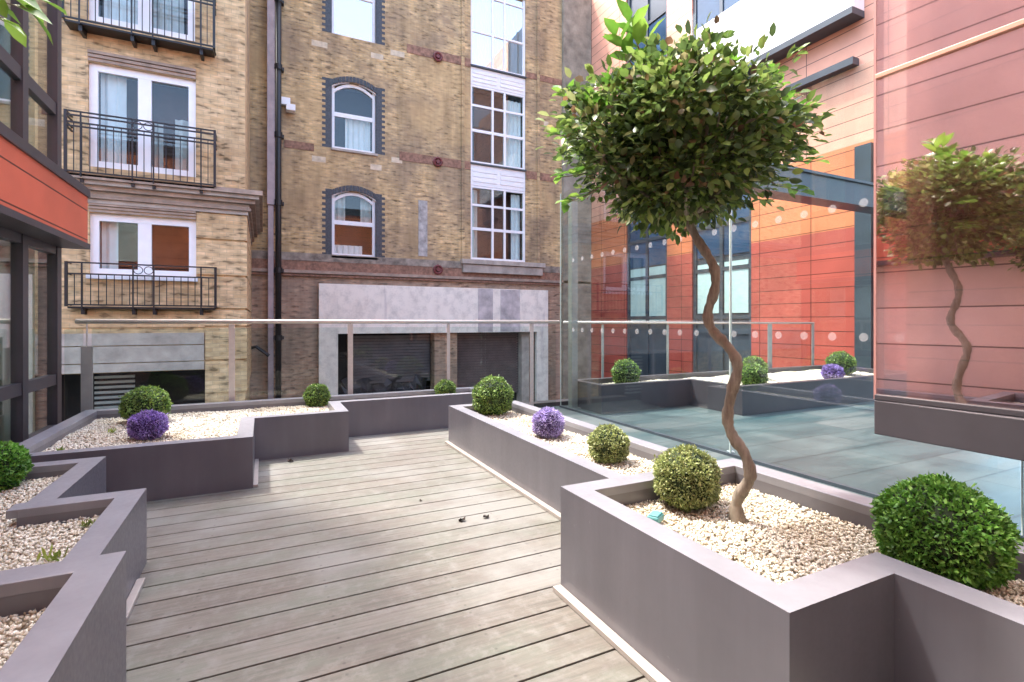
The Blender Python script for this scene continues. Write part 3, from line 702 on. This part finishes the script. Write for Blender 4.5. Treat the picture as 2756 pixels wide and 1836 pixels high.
MB().box(XB-.001, XB+.06, YB+.001, YB+.012, .735, 5.6).build('glass_edge', simple('pink_edge', (.40, .20, .18), .4), t)

# ------------------------------------------------------------------ terracotta building beyond the screen (facade at X = 10.5, facing -X)
XF = 10.5
t = thing('terracotta_building', (XF+1, 10, -3.5), 'orange terracotta panelled building with tall dark window strips', 'building')
yA, yZ = 4.2, 15.15; zt = 14.5
strips = [(gy(1795, XF), gy(1685, XF)), (gy(2022, XF), gy(1862, XF))]
def xwall(m, y0, y1, z0, z1, X=XF, th=.3): m.box(X, X+th, y0, y1, z0, z1)
lo = MB(); hi = MB(); up = MB()
segs = [(yA, strips[1][0]), (strips[1][1], strips[0][0]), (strips[0][1], yZ)]
for a, b in segs:
    xwall(lo, a, b, -3.5, 2.97); xwall(hi, a, b, 2.972, 4.6); xwall(up, a, b, 4.602, zt)
lo.build('lower_cladding', RED, t); hi.build('middle_cladding', ORANGE, t); up.build('upper_cladding', SALM2, t)  # red lower and paler upper bands put the glass reflections into the cladding colour
for k, (a, b) in enumerate(strips):
    wm = MB(); X0 = XF+.10
    f = MB(); f.box(X0, XF+.35, a, b, -3.5, zt)
    st = f.build('window_strip', DSTEEL, t)
    zs0 = -.9; zz = zs0
    m = MB()
    for q in (a+.05, (a+b)/2, b-.05): m.box(X0-.05, X0-.002, q-.05, q+.05, -3.5, zt-.01)
    for zz in (-1.6, .85, 1.22, 2.45, 3.6, 4.5, 5.7, 7.2, 8.8, 10.2, 11.5): m.box(X0-.045, X0-.004, a+.1, b-.1, zz-.05, zz+.05)
    m.build('mullion', DSTEEL, st)
    mid = (a+b)/2
    for s0, s1 in ((a+.14, mid-.09), (mid+.09, b-.14)):
        MB().box(X0-.03, X0-.008, s0, s1, 1.32 if k else 1.12, 2.62 if k else 2.75).build('blind', TEALP, st)
        for (z0, z1) in ((2.8, 4.4), (4.6, 5.6), (5.8, 7.1), (7.3, 8.7), (8.9, 10.1)):
            MB().box(X0-.02, X0-.010, s0-.03, s1+.03, z0, z1).build('pane', simple('strip_pane', (.03, .07, .13), .08, 0, .3, .6) if 'strip_pane' not in MATS else MATS['strip_pane'], st)
MB().box(10.15, XF-.002, gy(2327, XF), gy(1900, XF), 7.13, 8.7).build('balcony_parapet', WHITE, t, bevel=.01)
MB().box(10.10, XF-.002, gy(2327, XF), gy(1900, XF), 7.0, 7.127).build('balcony_slab', DSTEEL, t)
MB().box(10.18, 10.20, gy(1895, XF), gy(1860, XF)+1.3, 7.15, 9.2).build('balcony_glass', G_RAIL, t)
MB().box(10.3, XF-.002, gy(2312, XF), gy(2130, XF), 6.12, 6.26).build('canopy', DSTEEL, t)
MB().box(XF-.15, XF-.001, gy(2357, XF), gy(2312, XF), -3.5, 4.5).build('corner_column', DSTEEL, t)
# steel beam crossing to the facade
YBm = 5.0
u0 = fx(1990, YBm)
z0 = fz(2150, 500, YBm)
b = MB().box(5.7, 10.48, YBm-.12, YBm+.12, z0-.16, z0+.16).box(5.7, 10.48, YBm-.16, YBm+.16, z0+.161, z0+.20).box(5.7, 10.48, YBm-.16, YBm+.16, z0-.20, z0-.161)
tag(b.build('steel_beam', DSTEEL), 'dark steel beam spanning to the terracotta building above the slate floor', 'beam')

# ------------------------------------------------------------------ brick building, left (facade Y = 11)
Y0 = 11.0; XC = fx(660, Y0)
t = thing('yellow_brick_building', (-3, Y0, -3.5), 'yellow brick block with balcony windows, iron railings and a stone cornice', 'building')
W = lambda a, b, c, d, px=380: (fx(a, Y0), fx(b, Y0), fz(px, d, Y0), fz(px, c, Y0))   # x0,x1,z0,z1 with c top px, d bottom px
win_up = W(237, 525, -180, 82); win_mid = W(237, 527, 190, 462); win_lo = W(240, 528, 582, 744)
base_op = (fx(158, Y0)-1.2, fx(552, Y0), -3.4, fz(350, 1002, Y0))
holes = [win_up, win_mid, win_lo, base_op]
wallY(-16, XC, -3.5, 13.5, Y0, holes).build('wall', BR_L, t)
wd = win_mid[1]-win_mid[0]; mc = (win_mid[0]+win_mid[1])/2
for nm, (a, b, c, d), cur in (('up', win_up, 0), ('mid', win_mid, 1), ('lo', win_lo, 2)):
    fw = .12
    curt = []
    if cur == 0: curt = [(a+.15, mc, c, d, CURTW), (mc+.1, b-.2, c+.1, d, CURT)]
    if cur == 1: curt = [(a+.12, mc-.30, c, d-.02, CURTW), (mc+.12, mc+.25, c, d-.8, CURT), (b-.35, b-.12, c, d-.7, CURT)]
    if cur == 2: curt = [(a+.12, a+.35, c, d-.05, CURTW)]
    window(t, a, b, c, d, Y0, fw, [(mc, .2)], [], G_WIN, ROOM if cur else DARK, curt, rec=.06)
MB().box(win_lo[0]-.03, win_lo[1]+.03, Y0-.07, Y0+.05, win_lo[2]-.07, win_lo[2]-.003).build('sill', WHITE, t, bevel=.006)
# moulded lintels
for (a, b, c, d) in (win_mid,):
    m = MB()
    for k in range(3): m.box(a, b, Y0-.02-.012*k, Y0+.05, d+.012+.065*k, d+.06+.065*k)
    m.build('lintel', MOULD, t)
m = MB()
for k in range(3): m.box(win_lo[0], win_lo[1], Y0-.02-.01*k, Y0+.05, win_lo[3]+.012+.055*k, win_lo[3]+.05+.055*k)
m.build('lintel', MOULD, t)
# stone cornice of stepped mouldings, returning round the corner
zc1, zc0 = fz(400, 494, Y0), fz(400, 560, Y0)
prof = [(.00, .17, .05), (.17, .30, .10), (.30, .46, .07), (.46, .64, .17), (.64, .80, .24), (.80, 1.0, .30)]
for i, (a, b, pr) in enumerate(prof):
    za = zc0+(zc1-zc0)*a+.004; zb = zc0+(zc1-zc0)*b
    MB().box(-16, XC+pr, Y0-pr, Y0+.01, za, zb).box(XC-.01, XC+pr, Y0+.011, 15.1, za, zb).build('cornice', MOULD if i % 2 else STONE, t)
# rustication grooves as shadow gaps between slightly proud courses
gz_ = [fz(595, yy, Y0) for yy in (1058, 970, 880, 833, 744, 648)]+[zc0-.01]
x_r = fx(530, Y0)
for i in range(len(gz_)-1):
    MB().box(x_r if i > 1 else fx(553, Y0), XC+.03, Y0-.035, Y0+.005, gz_[i]+.025, gz_[i+1]-.012).box(XC-.01, XC+.032, Y0+.006, 15.1, gz_[i]+.025, gz_[i+1]-.012).build('rusticated_course', BR_L, t)
for i in (1, 2, ):
    pass
MB().box(-16, fx(552, Y0), Y0-.03, Y0+.005, fz(350, 878, Y0)-.02, fz(350, 832, Y0)-.03).build('rusticated_course', BR_L, t)
for a, b in ((897, 930), (931.5, 976), (977.5, 1001)): MB().box(-16, fx(550, Y0), Y0-.045, Y0+.02, fz(350, b, Y0)+.006, fz(350, a, Y0)).build('stone_band', STONE, t)
m = MB()
for i in range(12): zl = base_op[3]-.12-i*.09; m.box(fx(240, Y0), fx(352, Y0), Y0+.30, Y0+.34, zl, zl+.045)
m.build('louvre', GALV, t)
MB().box(-7, XC-.01, Y0+1.0, Y0+1.1, -3.45, base_op[3]+.02).build('basement_interior', DARK, t)
# return wall (facing +X) down to the next building
MB().box(XC-.5, XC, Y0+1.2, 15.1, -3.5, 13.5).build('return_wall', BR_M, t)
# iron balconies
def balcony(Yb, z0, z1, x0, x1, mids, rails, slab=True):
    a, b = fx(x0, Yb), fx(x1, Yb); p = MB(); z = max(rails)
    p.box(a-.012, b+.012, Yb-.012, Yb+.012, z-.012, z+.012).box(a-.012, a+.012, Yb+.012, Y0, z-.012, z+.012).box(b-.012, b+.012, Yb+.012, Y0, z-.012, z+.012)
    r = p.build('railing', BLACK, t)
    for px in (x0, x1): X = fx(px, Yb); MB().box(X-.02, X+.02, Yb-.02, Yb+.02, z0-.03, z1).build('corner_post', BLACK, r)
    for z in sorted(rails)[:-1]: MB().box(a, b, Yb-.012, Yb+.012, z-.012, z+.012).box(a-.012, a+.012, Yb+.012, Y0, z-.012, z+.012).box(b-.012, b+.012, Yb+.012, Y0, z-.012, z+.012).build('rail', BLACK, r)
    ztop = sorted(rails)[-3] if len(rails) > 3 else sorted(rails)[-2]
    n = 20
    for i in range(1, n):
        X = a+(b-a)*i/n; MB().box(X-.006, X+.006, Yb-.006, Yb+.006, z0, ztop).build('baluster', BLACK, r)
    for px in mids: X = fx(px, Yb); MB().box(X-.011, X+.011, Yb-.011, Yb+.011, z0-.08, z1).build('standard', BLACK, r)
    xm = fx((mids[1]+mids[2])/2, Yb); rr = abs(fx(mids[2], Yb)-fx(mids[1], Yb))*.22; zc = (sorted(rails)[-1]+ztop)/2
    for s in (-1, 1):
        pts = [(xm+s*rr*1.15+rr*math.cos(k*math.pi/8), Yb, zc+rr*math.sin(k*math.pi/8)) for k in range(17)]
        MB().tube(pts, .007, 5, False).build('ring', BLACK, r)
    if slab:
        MB().box(a+.01, b-.01, Yb+.02, Y0-.002, z0-.06, z0-.03).build('slab', BLACK, r)
        for px in mids: X = fx(px, Yb); MB().box(X-.025, X+.025, Yb+.05, Y0-.002, z0-.16, z0-.062).build('bracket', BLACK, r)
Yb = 10.68
H = lambda y: fz(375, y, Yb)
balcony(Yb, H(478), H(322), 176, 578, (217, 356, 413, 541), [H(324), H(334), H(352), H(362), H(478)])
balcony(Yb, H(85), H(-72), 168, 576, (213, 354, 411, 541), [H(-70), H(-60), H(-42), H(-32), H(85)])
Yb = 10.78
balcony(Yb, H(822), H(711), 178, 580, (220, 358, 414, 541), [H(713), H(742), H(822)])

# ------------------------------------------------------------------ brick building, centre (facade Y = 15.2)
Y1 = 15.2; xl = XC-.45; xr = 10.45
t = thing('stock_brick_building', (5, Y1, -3.5), 'old stained stock brick warehouse with arched sash windows and a white rendered ground storey', 'building')
def B(a, b, c, d, px=None):
    px = px or (a+b)/2; return (fx(a, Y1), fx(b, Y1), fz(px, d, Y1), fz(px, c, Y1))
s0 = B(893, 1012, -130, 103); s1 = B(893, 1012, 224, 406); s2 = B(893, 1012, 516, 691)
tri = [B(1267, 1415, -120, 190), B(1267, 1415, 240, 447), B(1267, 1415, 506, 702)]
shop = B(908, 1440, 896, 1250)
zs_ = fz(1100, 716, Y1)
holes = [s0, s1, s2, (tri[0][0], tri[0][1], tri[2][2], 11.9)]
wallY(xl, xr, zs_, 12.5, Y1, holes).build('wall', BR_M, t)
wallY(xl, xr, -3.5, zs_-.002, Y1+.004, [(shop[0], shop[1], -3.4, shop[3])], .5).build('base_wall', BR_R, t)
# sashes
for k, (a, b, c, d) in enumerate((s0, s1, s2)):
    mid = c+(d-c)*.52; cm = (a+b)/2
    cur = [(a+.4, b-.12, c+.05, mid, CURTW)] if k == 1 else ([(a+.1, a+.4, mid, d, CURT), (b-.4, b-.1, mid, d, CURT), (a+.1, b-.35, c, c+.35, CURTW)] if k == 2 else [])
    window(t, a, b, c, d, Y1, .085, [], [(mid, .12)] , G_SKY if k == 0 else G_WIN, DARK, cur, arch=.22 if k else 0, rec=.1)
    # toothed blue brick jambs
    m = MB(); m2 = MB(); z = c; i = 0
    while z < d-.02:
        wq = .17 if i % 2 else .26
        m.box(a-wq, a, Y1-.006, Y1+.12, z, z+.0785); m2.box(b, b+wq, Y1-.006, Y1+.12, z, z+.0785); z += .078; i += 1
    m.build('blue_brick_jamb', BR_B, t); m2.build('blue_brick_jamb', BR_B, t)
    if k:
        n = 15; am = MB(); L_ = a-.12; R_ = b+.12
        for i in range(n):
            t0, t1 = (i+.06)/n, (i+.94)/n
            def pt(tt, h): x = L_+(R_-L_)*tt; return (x, d+h-.26*(2*tt-1)**2)
            am.prismY([pt(t0, .015), pt(t1, .015), pt(t1, .17), pt(t0, .17)], Y1-.02, Y1+.12)
        am.build('blue_brick_arch', BR_B, t)
        sp = MB()
        for sgn in (0, 1):
            pts = [(a, d)] if not sgn else [(b, d)]
            q = []
            for i in range(6):
                tt = i/10 if not sgn else 1-i/10; x = a+(b-a)*tt; q.append((x, d+.01-.22*(2*tt-1)**2))
            pl = pts+q[::-1] if sgn else pts+q[::-1]
            if sgn: pl = pl[::-1]
            sp.prismY(pl, Y1+.03, Y1+.10)
        sp.build('arch_infill', WHITE, t)
    if k: MB().box(a-.02, b+.05, Y1-.05, Y1+.1, c-.07, c-.004).build('sill', STONE, t, bevel=.005)
# tripartite windows and white spandrel panels
for k, (a, b, c, d) in enumerate(tri):
    w3 = (b-a); m1, m2 = a+w3*.40, a+w3*.62
    trs = [(d-(d-c)*.26, .07), (c+(d-c)*.42, .09)] if k else [(c+(d-c)*.30, .06), (c+(d-c)*.62, .05), (c+(d-c)*.9, .05)]
    cur = [(a+.08, a+.32, c, d-.1, CURT), (b-.45, b-.1, c, d-.1, CURTW)] if k == 2 else ([(m2+.1, b-.1, c, d-.2, CURTW)] if k == 1 else [(a, b, c, d, CURTW)])
    f = window(t, a, b, c, d, Y1, .07, [(m1, .07), (m2, .07)], trs, G_SKY if k == 0 else G_WIN, ROOM if k == 2 else DARK, cur, rec=.05)
    if k == 1: MB().add([(a+.1, Y1+.03, c+(d-c)*.46), (m1-.05, Y1+.03, c+(d-c)*.46), (m1-.05, Y1-.02, c+(d-c)*.7), (a+.1, Y1+.0, c+(d-c)*.7)], [(0, 1, 2, 3)]).build('open_casement', G_WIN, f)
    if k:
        z0p, z1p = d+.004, tri[k-1][2]-.05
        p = MB().box(a, b, Y1+.04, Y1+.14, z0p, z1p).build('spandrel_panel', WHITE, t)
        q = MB()
        for xa, xb in ((a+.08, (a+b)/2-.06), ((a+b)/2+.06, b-.08)):
            for i in range(3): zq = z0p+(z1p-z0p)*(.18+.24*i); q.box(xa, xb, Y1+.02, Y1+.041, zq, zq+(z1p-z0p)*.13)
        q.build('louvre', WHITE, p)
        MB().box(a-.02, b+.02, Y1-.03, Y1+.14, z1p+.002, z1p+.047).build('spandrel_ledge', DSTEEL, t)
MB().box(fx(1238, Y1), fx(1460, Y1), Y1-.22, Y1+.1, fz(1340, 716, Y1), fz(1340, 704, Y1)).box(fx(1242, Y1), fx(1455, Y1), Y1-.16, Y1+.0, fz(1340, 738, Y1), fz(1340, 717, Y1)).build('stone_sill', STONE, t, bevel=.01)
# string course: stained stone, red brick band and two dark mouldings
zq = [fz(1100, v, Y1) for v in (762, 753, 748, 742, 733, 716, 697)]
MB().box(xl, xr, Y1-.05, Y1, zq[5]+.002, zq[6]).build('stained_course', simple('stained_course', (.28, .235, .19), .9, 0, .5, 5, .3), t)
MB().box(xl, xr, Y1-.04, Y1+.003, zq[3]+.03, zq[5]).build('red_brick_course', BR_RB, t)
MB().box(xl, xr, Y1-.12, Y1+.003, zq[2]+.01, zq[3]+.028).build('moulding', MOULD, t)
MB().box(xl, xr, Y1-.08, Y1+.003, zq[1]-.01, zq[2]-.012).build('moulding', BR_RB, t)
# red bands with tie plates
for pxs, ys, mt in (((1095, 1266), (158-26, 158+10), 0), ((1075, 1266), (435-17, 435+13), 0), ((1416, 1525), (206, 222), 0), ((1416, 1502), (466, 486), 0), ((765, 845), (382, 402), 0)):
    mx = (pxs[0]+pxs[1])/2; za, zb = fz(mx, ys[1], Y1), fz(mx, ys[0], Y1)
    if zb-za > .32: zm = (za+zb)/2; za, zb = zm-.13, zm+.13
    MB().box(fx(pxs[0], Y1), fx(pxs[1], Y1), Y1-.015, Y1+.01, za, zb).build('red_band', BR_RB, t)
for px, py in ((1177, 155), (1177, 437), (1177, 726)):
    X, Z = fx(px, Y1), fz(px, py, Y1); m = MB(); ring = [(X+.12*math.cos(k*math.pi/10), Y1-.06, Z+.12*math.sin(k*math.pi/10)) for k in range(21)]
    m.tube(ring, .035, 6, False); m.tube([(X, Y1-.05, Z-.16), (X, Y1-.05, Z+.16)], .022, 6); m.tube([(X-.16, Y1-.05, Z), (X+.16, Y1-.05, Z)], .022, 6); m.tube([(X, Y1-.1, Z), (X, Y1, Z)], .06, 10)
    m.build('tie_plate', REDMET, t)
# pale stone repair blocks
for px, py, wq in ((860, 118, .42), (1015, 151, .36), (1070, 144, .42), (858, 428, .36), (1012, 450, .32), (1068, 431, .32), (1470, 333, .18)):
    X, Z = fx(px, Y1), fz(px, py, Y1); MB().box(X-wq/2, X+wq/2, Y1-.004, Y1+.02, Z-.085, Z+.075).build('repair_block', STONE_P, t)
MB().box(fx(1126, Y1), fx(1150, Y1), Y1-.02, Y1+.01, fz(1138, 690, Y1), fz(1138, 540, Y1)).build('mortar_patch', simple('mortar_patch', (.40, .38, .36), .9, 0, .4, 7, .2), t)
# shallow pier edges beside the tripartite bay and the right hand pier
for px in (1245, 1448): X = fx(px, Y1); MB().box(X-.05, X+.05, Y1-.05, Y1, zs_+.2, 12.4).build('brick_rib', BR_M, t)
MB().box(fx(1512, Y1), xr+.03, Y1-.12, Y1-.001, -3.5, 12.6).build('corner_pier', simple('grey_pier', (.27, .25, .20), .9, 0, .35, 3, .2), t)
# white rendered surround
x0, x1 = fx(857, Y1), fx(1470, Y1); zt_ = fz(1160, 773, Y1)
MB().box(x0, x1, Y1-.14, Y1+.06, shop[3], zt_).build('rendered_lintel', RENDER, t, bevel=.008)
MB().box(x0, shop[0], Y1-.138, Y1+.06, -3.4, shop[3]-.002).build('rendered_jamb', RENDER, t)
MB().box(shop[1], x1, Y1-.138, Y1+.06, -3.4, shop[3]-.002).build('rendered_jamb', RENDER, t)
MB().box(fx(1282, Y1), fx(1322, Y1), Y1-.144, Y1-.139, shop[3]+.02, zt_-.01).build('damp_stain', STAIN, t)
MB().box(fx(1342, Y1), fx(1394, Y1), Y1-.144, Y1-.139, shop[3]+.02, zt_-.02).build('damp_stain', STAIN, t)
MB().box(fx(1170, Y1), fx(1231, Y1), Y1+.02, Y1+.45, -3.4, shop[3]-.004).build('brick_pier', BR_R, t)
MB().box(fx(1408, Y1), fx(1428, Y1), Y1+.1, Y1+.5, -3.4, shop[3]-.004).build('inner_jamb', STONE, t)
zl = shop[3]; m = MB(); a, b = fx(912, Y1), fx(1166, Y1)
sh = MB()
for i in range(16): sh.box(a+.3, b, Y1+.32, Y1+.35-.006*(i % 2), zl-.06-.09*(i+1), zl-.06-.09*i-.012)
sh.build('mesh_shutter', SHUT, t)
sh = MB(); a2, b2 = fx(1234, Y1), fx(1407, Y1)
for i in range(24): sh.box(a2, b2, Y1+.34, Y1+.37-.006*(i % 2), zl-.02-.085*(i+1), zl-.02-.085*i-.010)
sh.build('roller_shutter', SHUTB, t)
MB().box(shop[0]-.1, shop[1]+.1, Y1+.9, Y1+1.0, -3.4, zl+.1).build('dark_interior', DARK, t)
# slumped black sheeting in the left opening
m = MB(); n = 14; vs = []
for i in range(n+1):
    for j in range(6):
        x = a+.1+(b-a-.2)*i/n; vs.append((x, Y1+.30+.12*math.sin(i*1.3+j)+.05*j, zl-1.35-.35*math.sin(i*.5)*(j/5)-j*.22+.08*math.sin(i*2.2+j*1.7)))
m.add(vs, [(i*6+j, (i+1)*6+j, (i+1)*6+j+1, i*6+j+1) for i in range(n) for j in range(5)])
tag(m.build('tarpaulin', JUNK), 'slumped black sheeting hanging in the left opening under the white render', 'tarpaulin')
# drain pipe and lagging between the two brick buildings
YP = 15.0; X = fx(749, YP); m = MB().tube([(X, YP-.05, -3.5), (X, YP-.05, 12.3)], .075, 12)
t2 = thing('drainpipe', (X, YP, -3.5), 'tall black drainpipe between the two brick buildings', 'pipe')
m.build('pipe', BLACK, t2, smooth=True)
for zb in (-1.2, .6, 2.4, 4.2, 6.0, 7.8, 9.6): MB().tube([(X, YP-.05, zb), (X, YP-.05, zb+.14)], .10, 12).box(X-.14, X+.14, YP-.01, YP+.15, zb+.03, zb+.11).build('collar', BLACK, t2)
X = fx(731, YP); tag(MB().box(X-.11, X+.08, YP-.06, YP+.19, 4.2, 12.2).box(X-.09, X+.05, YP-.02, YP+.19, -1, 4.19).build('pipe_casing', MAUVE, bevel=.01), 'pale mauve pipe casing left of the black drainpipe', 'pipe casing')
X, Z = fx(772, Y1), fz(772, 286, Y1)
t2 = thing('flood_lamp', (X, Y1, Z-.2), 'small white wall lamp fixed right of the drainpipe', 'lamp')
MB().box(X-.16, X+.08, Y1-.16, Y1-.02, Z-.02, Z+.18).build('lamp_body', WHITE, t2, bevel=.01)
MB().box(X-.03, X+.2, Y1-.3, Y1-.08, Z-.2, Z-.03).build('lamp_head', WHITE, t2, bevel=.01)
MB().tube([(X, Y1-.12, Z), (X, Y1, Z)], .03, 8).build('lamp_arm', GALV, t2)
# small black wall bracket seen through the balustrade
X, Z = fx(690, 15.0), fz(690, 945, 15.0)
tag(MB().tube([(X-.25, 15.0, Z+.05), (X, 14.85, Z+.12), (X+.3, 14.8, Z-.12)], .045, 6).tube([(X-.25, 15.19, Z+.05), (X-.25, 15.0, Z+.05)], .03, 6).build('pipe_outlet', BLACK), 'short bent black pipe sticking from the brick wall behind the balustrade', 'pipe')

# ------------------------------------------------------------------ modern glazed building at the left (wall X = -1.62, facing +X)
XW = -1.62; YE = gy(158, XW) if gy(158, XW) > 0 else 5.75
t = thing('glazed_building', (XW-1, 2, -3.5), 'modern building edge with charcoal window frames and a red terracotta fascia at the left', 'building')
zf0 = gz(228, 665, -1.42); zf1 = gz(240, 535, -1.42)
YF = gy(236, -1.42)
YS = 4.35   # from here towards the viewer the wall is solid cladding
for yy in (YE-.05, gy(60, XW), YS+.05): MB().box(XW-.05, XW+.02, yy-.05, yy+.05, -.3, 7.4).build('mullion', CHAR, t)
def rail(zc, h, nm='transom'):
    MB().box(XW-.045, XW+.012, YS, YE, zc-h/2, zc+h/2).build(nm, CHAR, t)
for zc, h in ((.10, .22), (.60, .09), (zf1+.02, .14), (zf0-.02, .12), (zf1+.72, .10), (zf1+2.4, .1), (zf1+4.6, .1)): rail(zc, h)
MB().box(XW-.02, XW-.015, YS, YE, -.1, 7.3).build('pane', G_PANE, t)
MB().box(XW-.16, XW-.13, YS, YE-.1, -.3, 7.3).build('reflection_panel', simple('reflection_panel', (.50, .52, .42), .9, 0, .2, 1), t)  # greenish panel whose colour stands in for brick reflected in the panes
MB().box(XW-.1, XW-.08, YS+.12, YE-.42, .68, 1.55).build('blind', CURT, t)
MB().box(XW-.12, XW-.05, YS, YE-.02, -.3, -.1).box(XW-.12, XW-.05, YS, YE-.02, zf0+.0, zf1).build('floor_slab', DARK, t)
MB().box(XW-.12, -1.42, -3.0, YF, zf0+.04, zf1).build('fascia', FASC, t)
MB().box(XW-.12, -1.405, -3.0, YF+.02, zf1+.001, zf1+.075).build('fascia_cap', CHAR, t)
MB().box(XW-.12, -1.405, -3.0, YF+.02, zf0-.01, zf0+.038).build('fascia_soffit', CHAR, t)
MB().box(XW-.3, XW, -4.0, YS-.01, -.35, 5.6).build('cladding', SALMON, t)
MB().box(XW-.14, XW-.02, YE, YE+.08, -3.5, 7.4).build('corner_frame', CHAR, t)

# ------------------------------------------------------------------ building behind the camera, seen only as reflections
t = thing('rear_building', (2, -1.75, -3.5), 'orange terracotta building mirrored in the window panes', 'building')
MB().box(-9, 10, -2.1, -1.75, 3.0, 8.0).build('upper_wall', ORANGE, t)
MB().box(-9, 10, -2.1, -1.75, -3.5, 2.995).build('lower_wall', CHAR, t)
MB().box(-9, 10, -1.74, -1.70, 7.6, 8.0).build('coping', DSTEEL, t)
for i in range(6): MB().box(-8+3*i, -6.9+3*i, -1.745, -1.72, 3.4, 5.0).build('window', G_EDGE if i % 2 else DSTEEL, t)
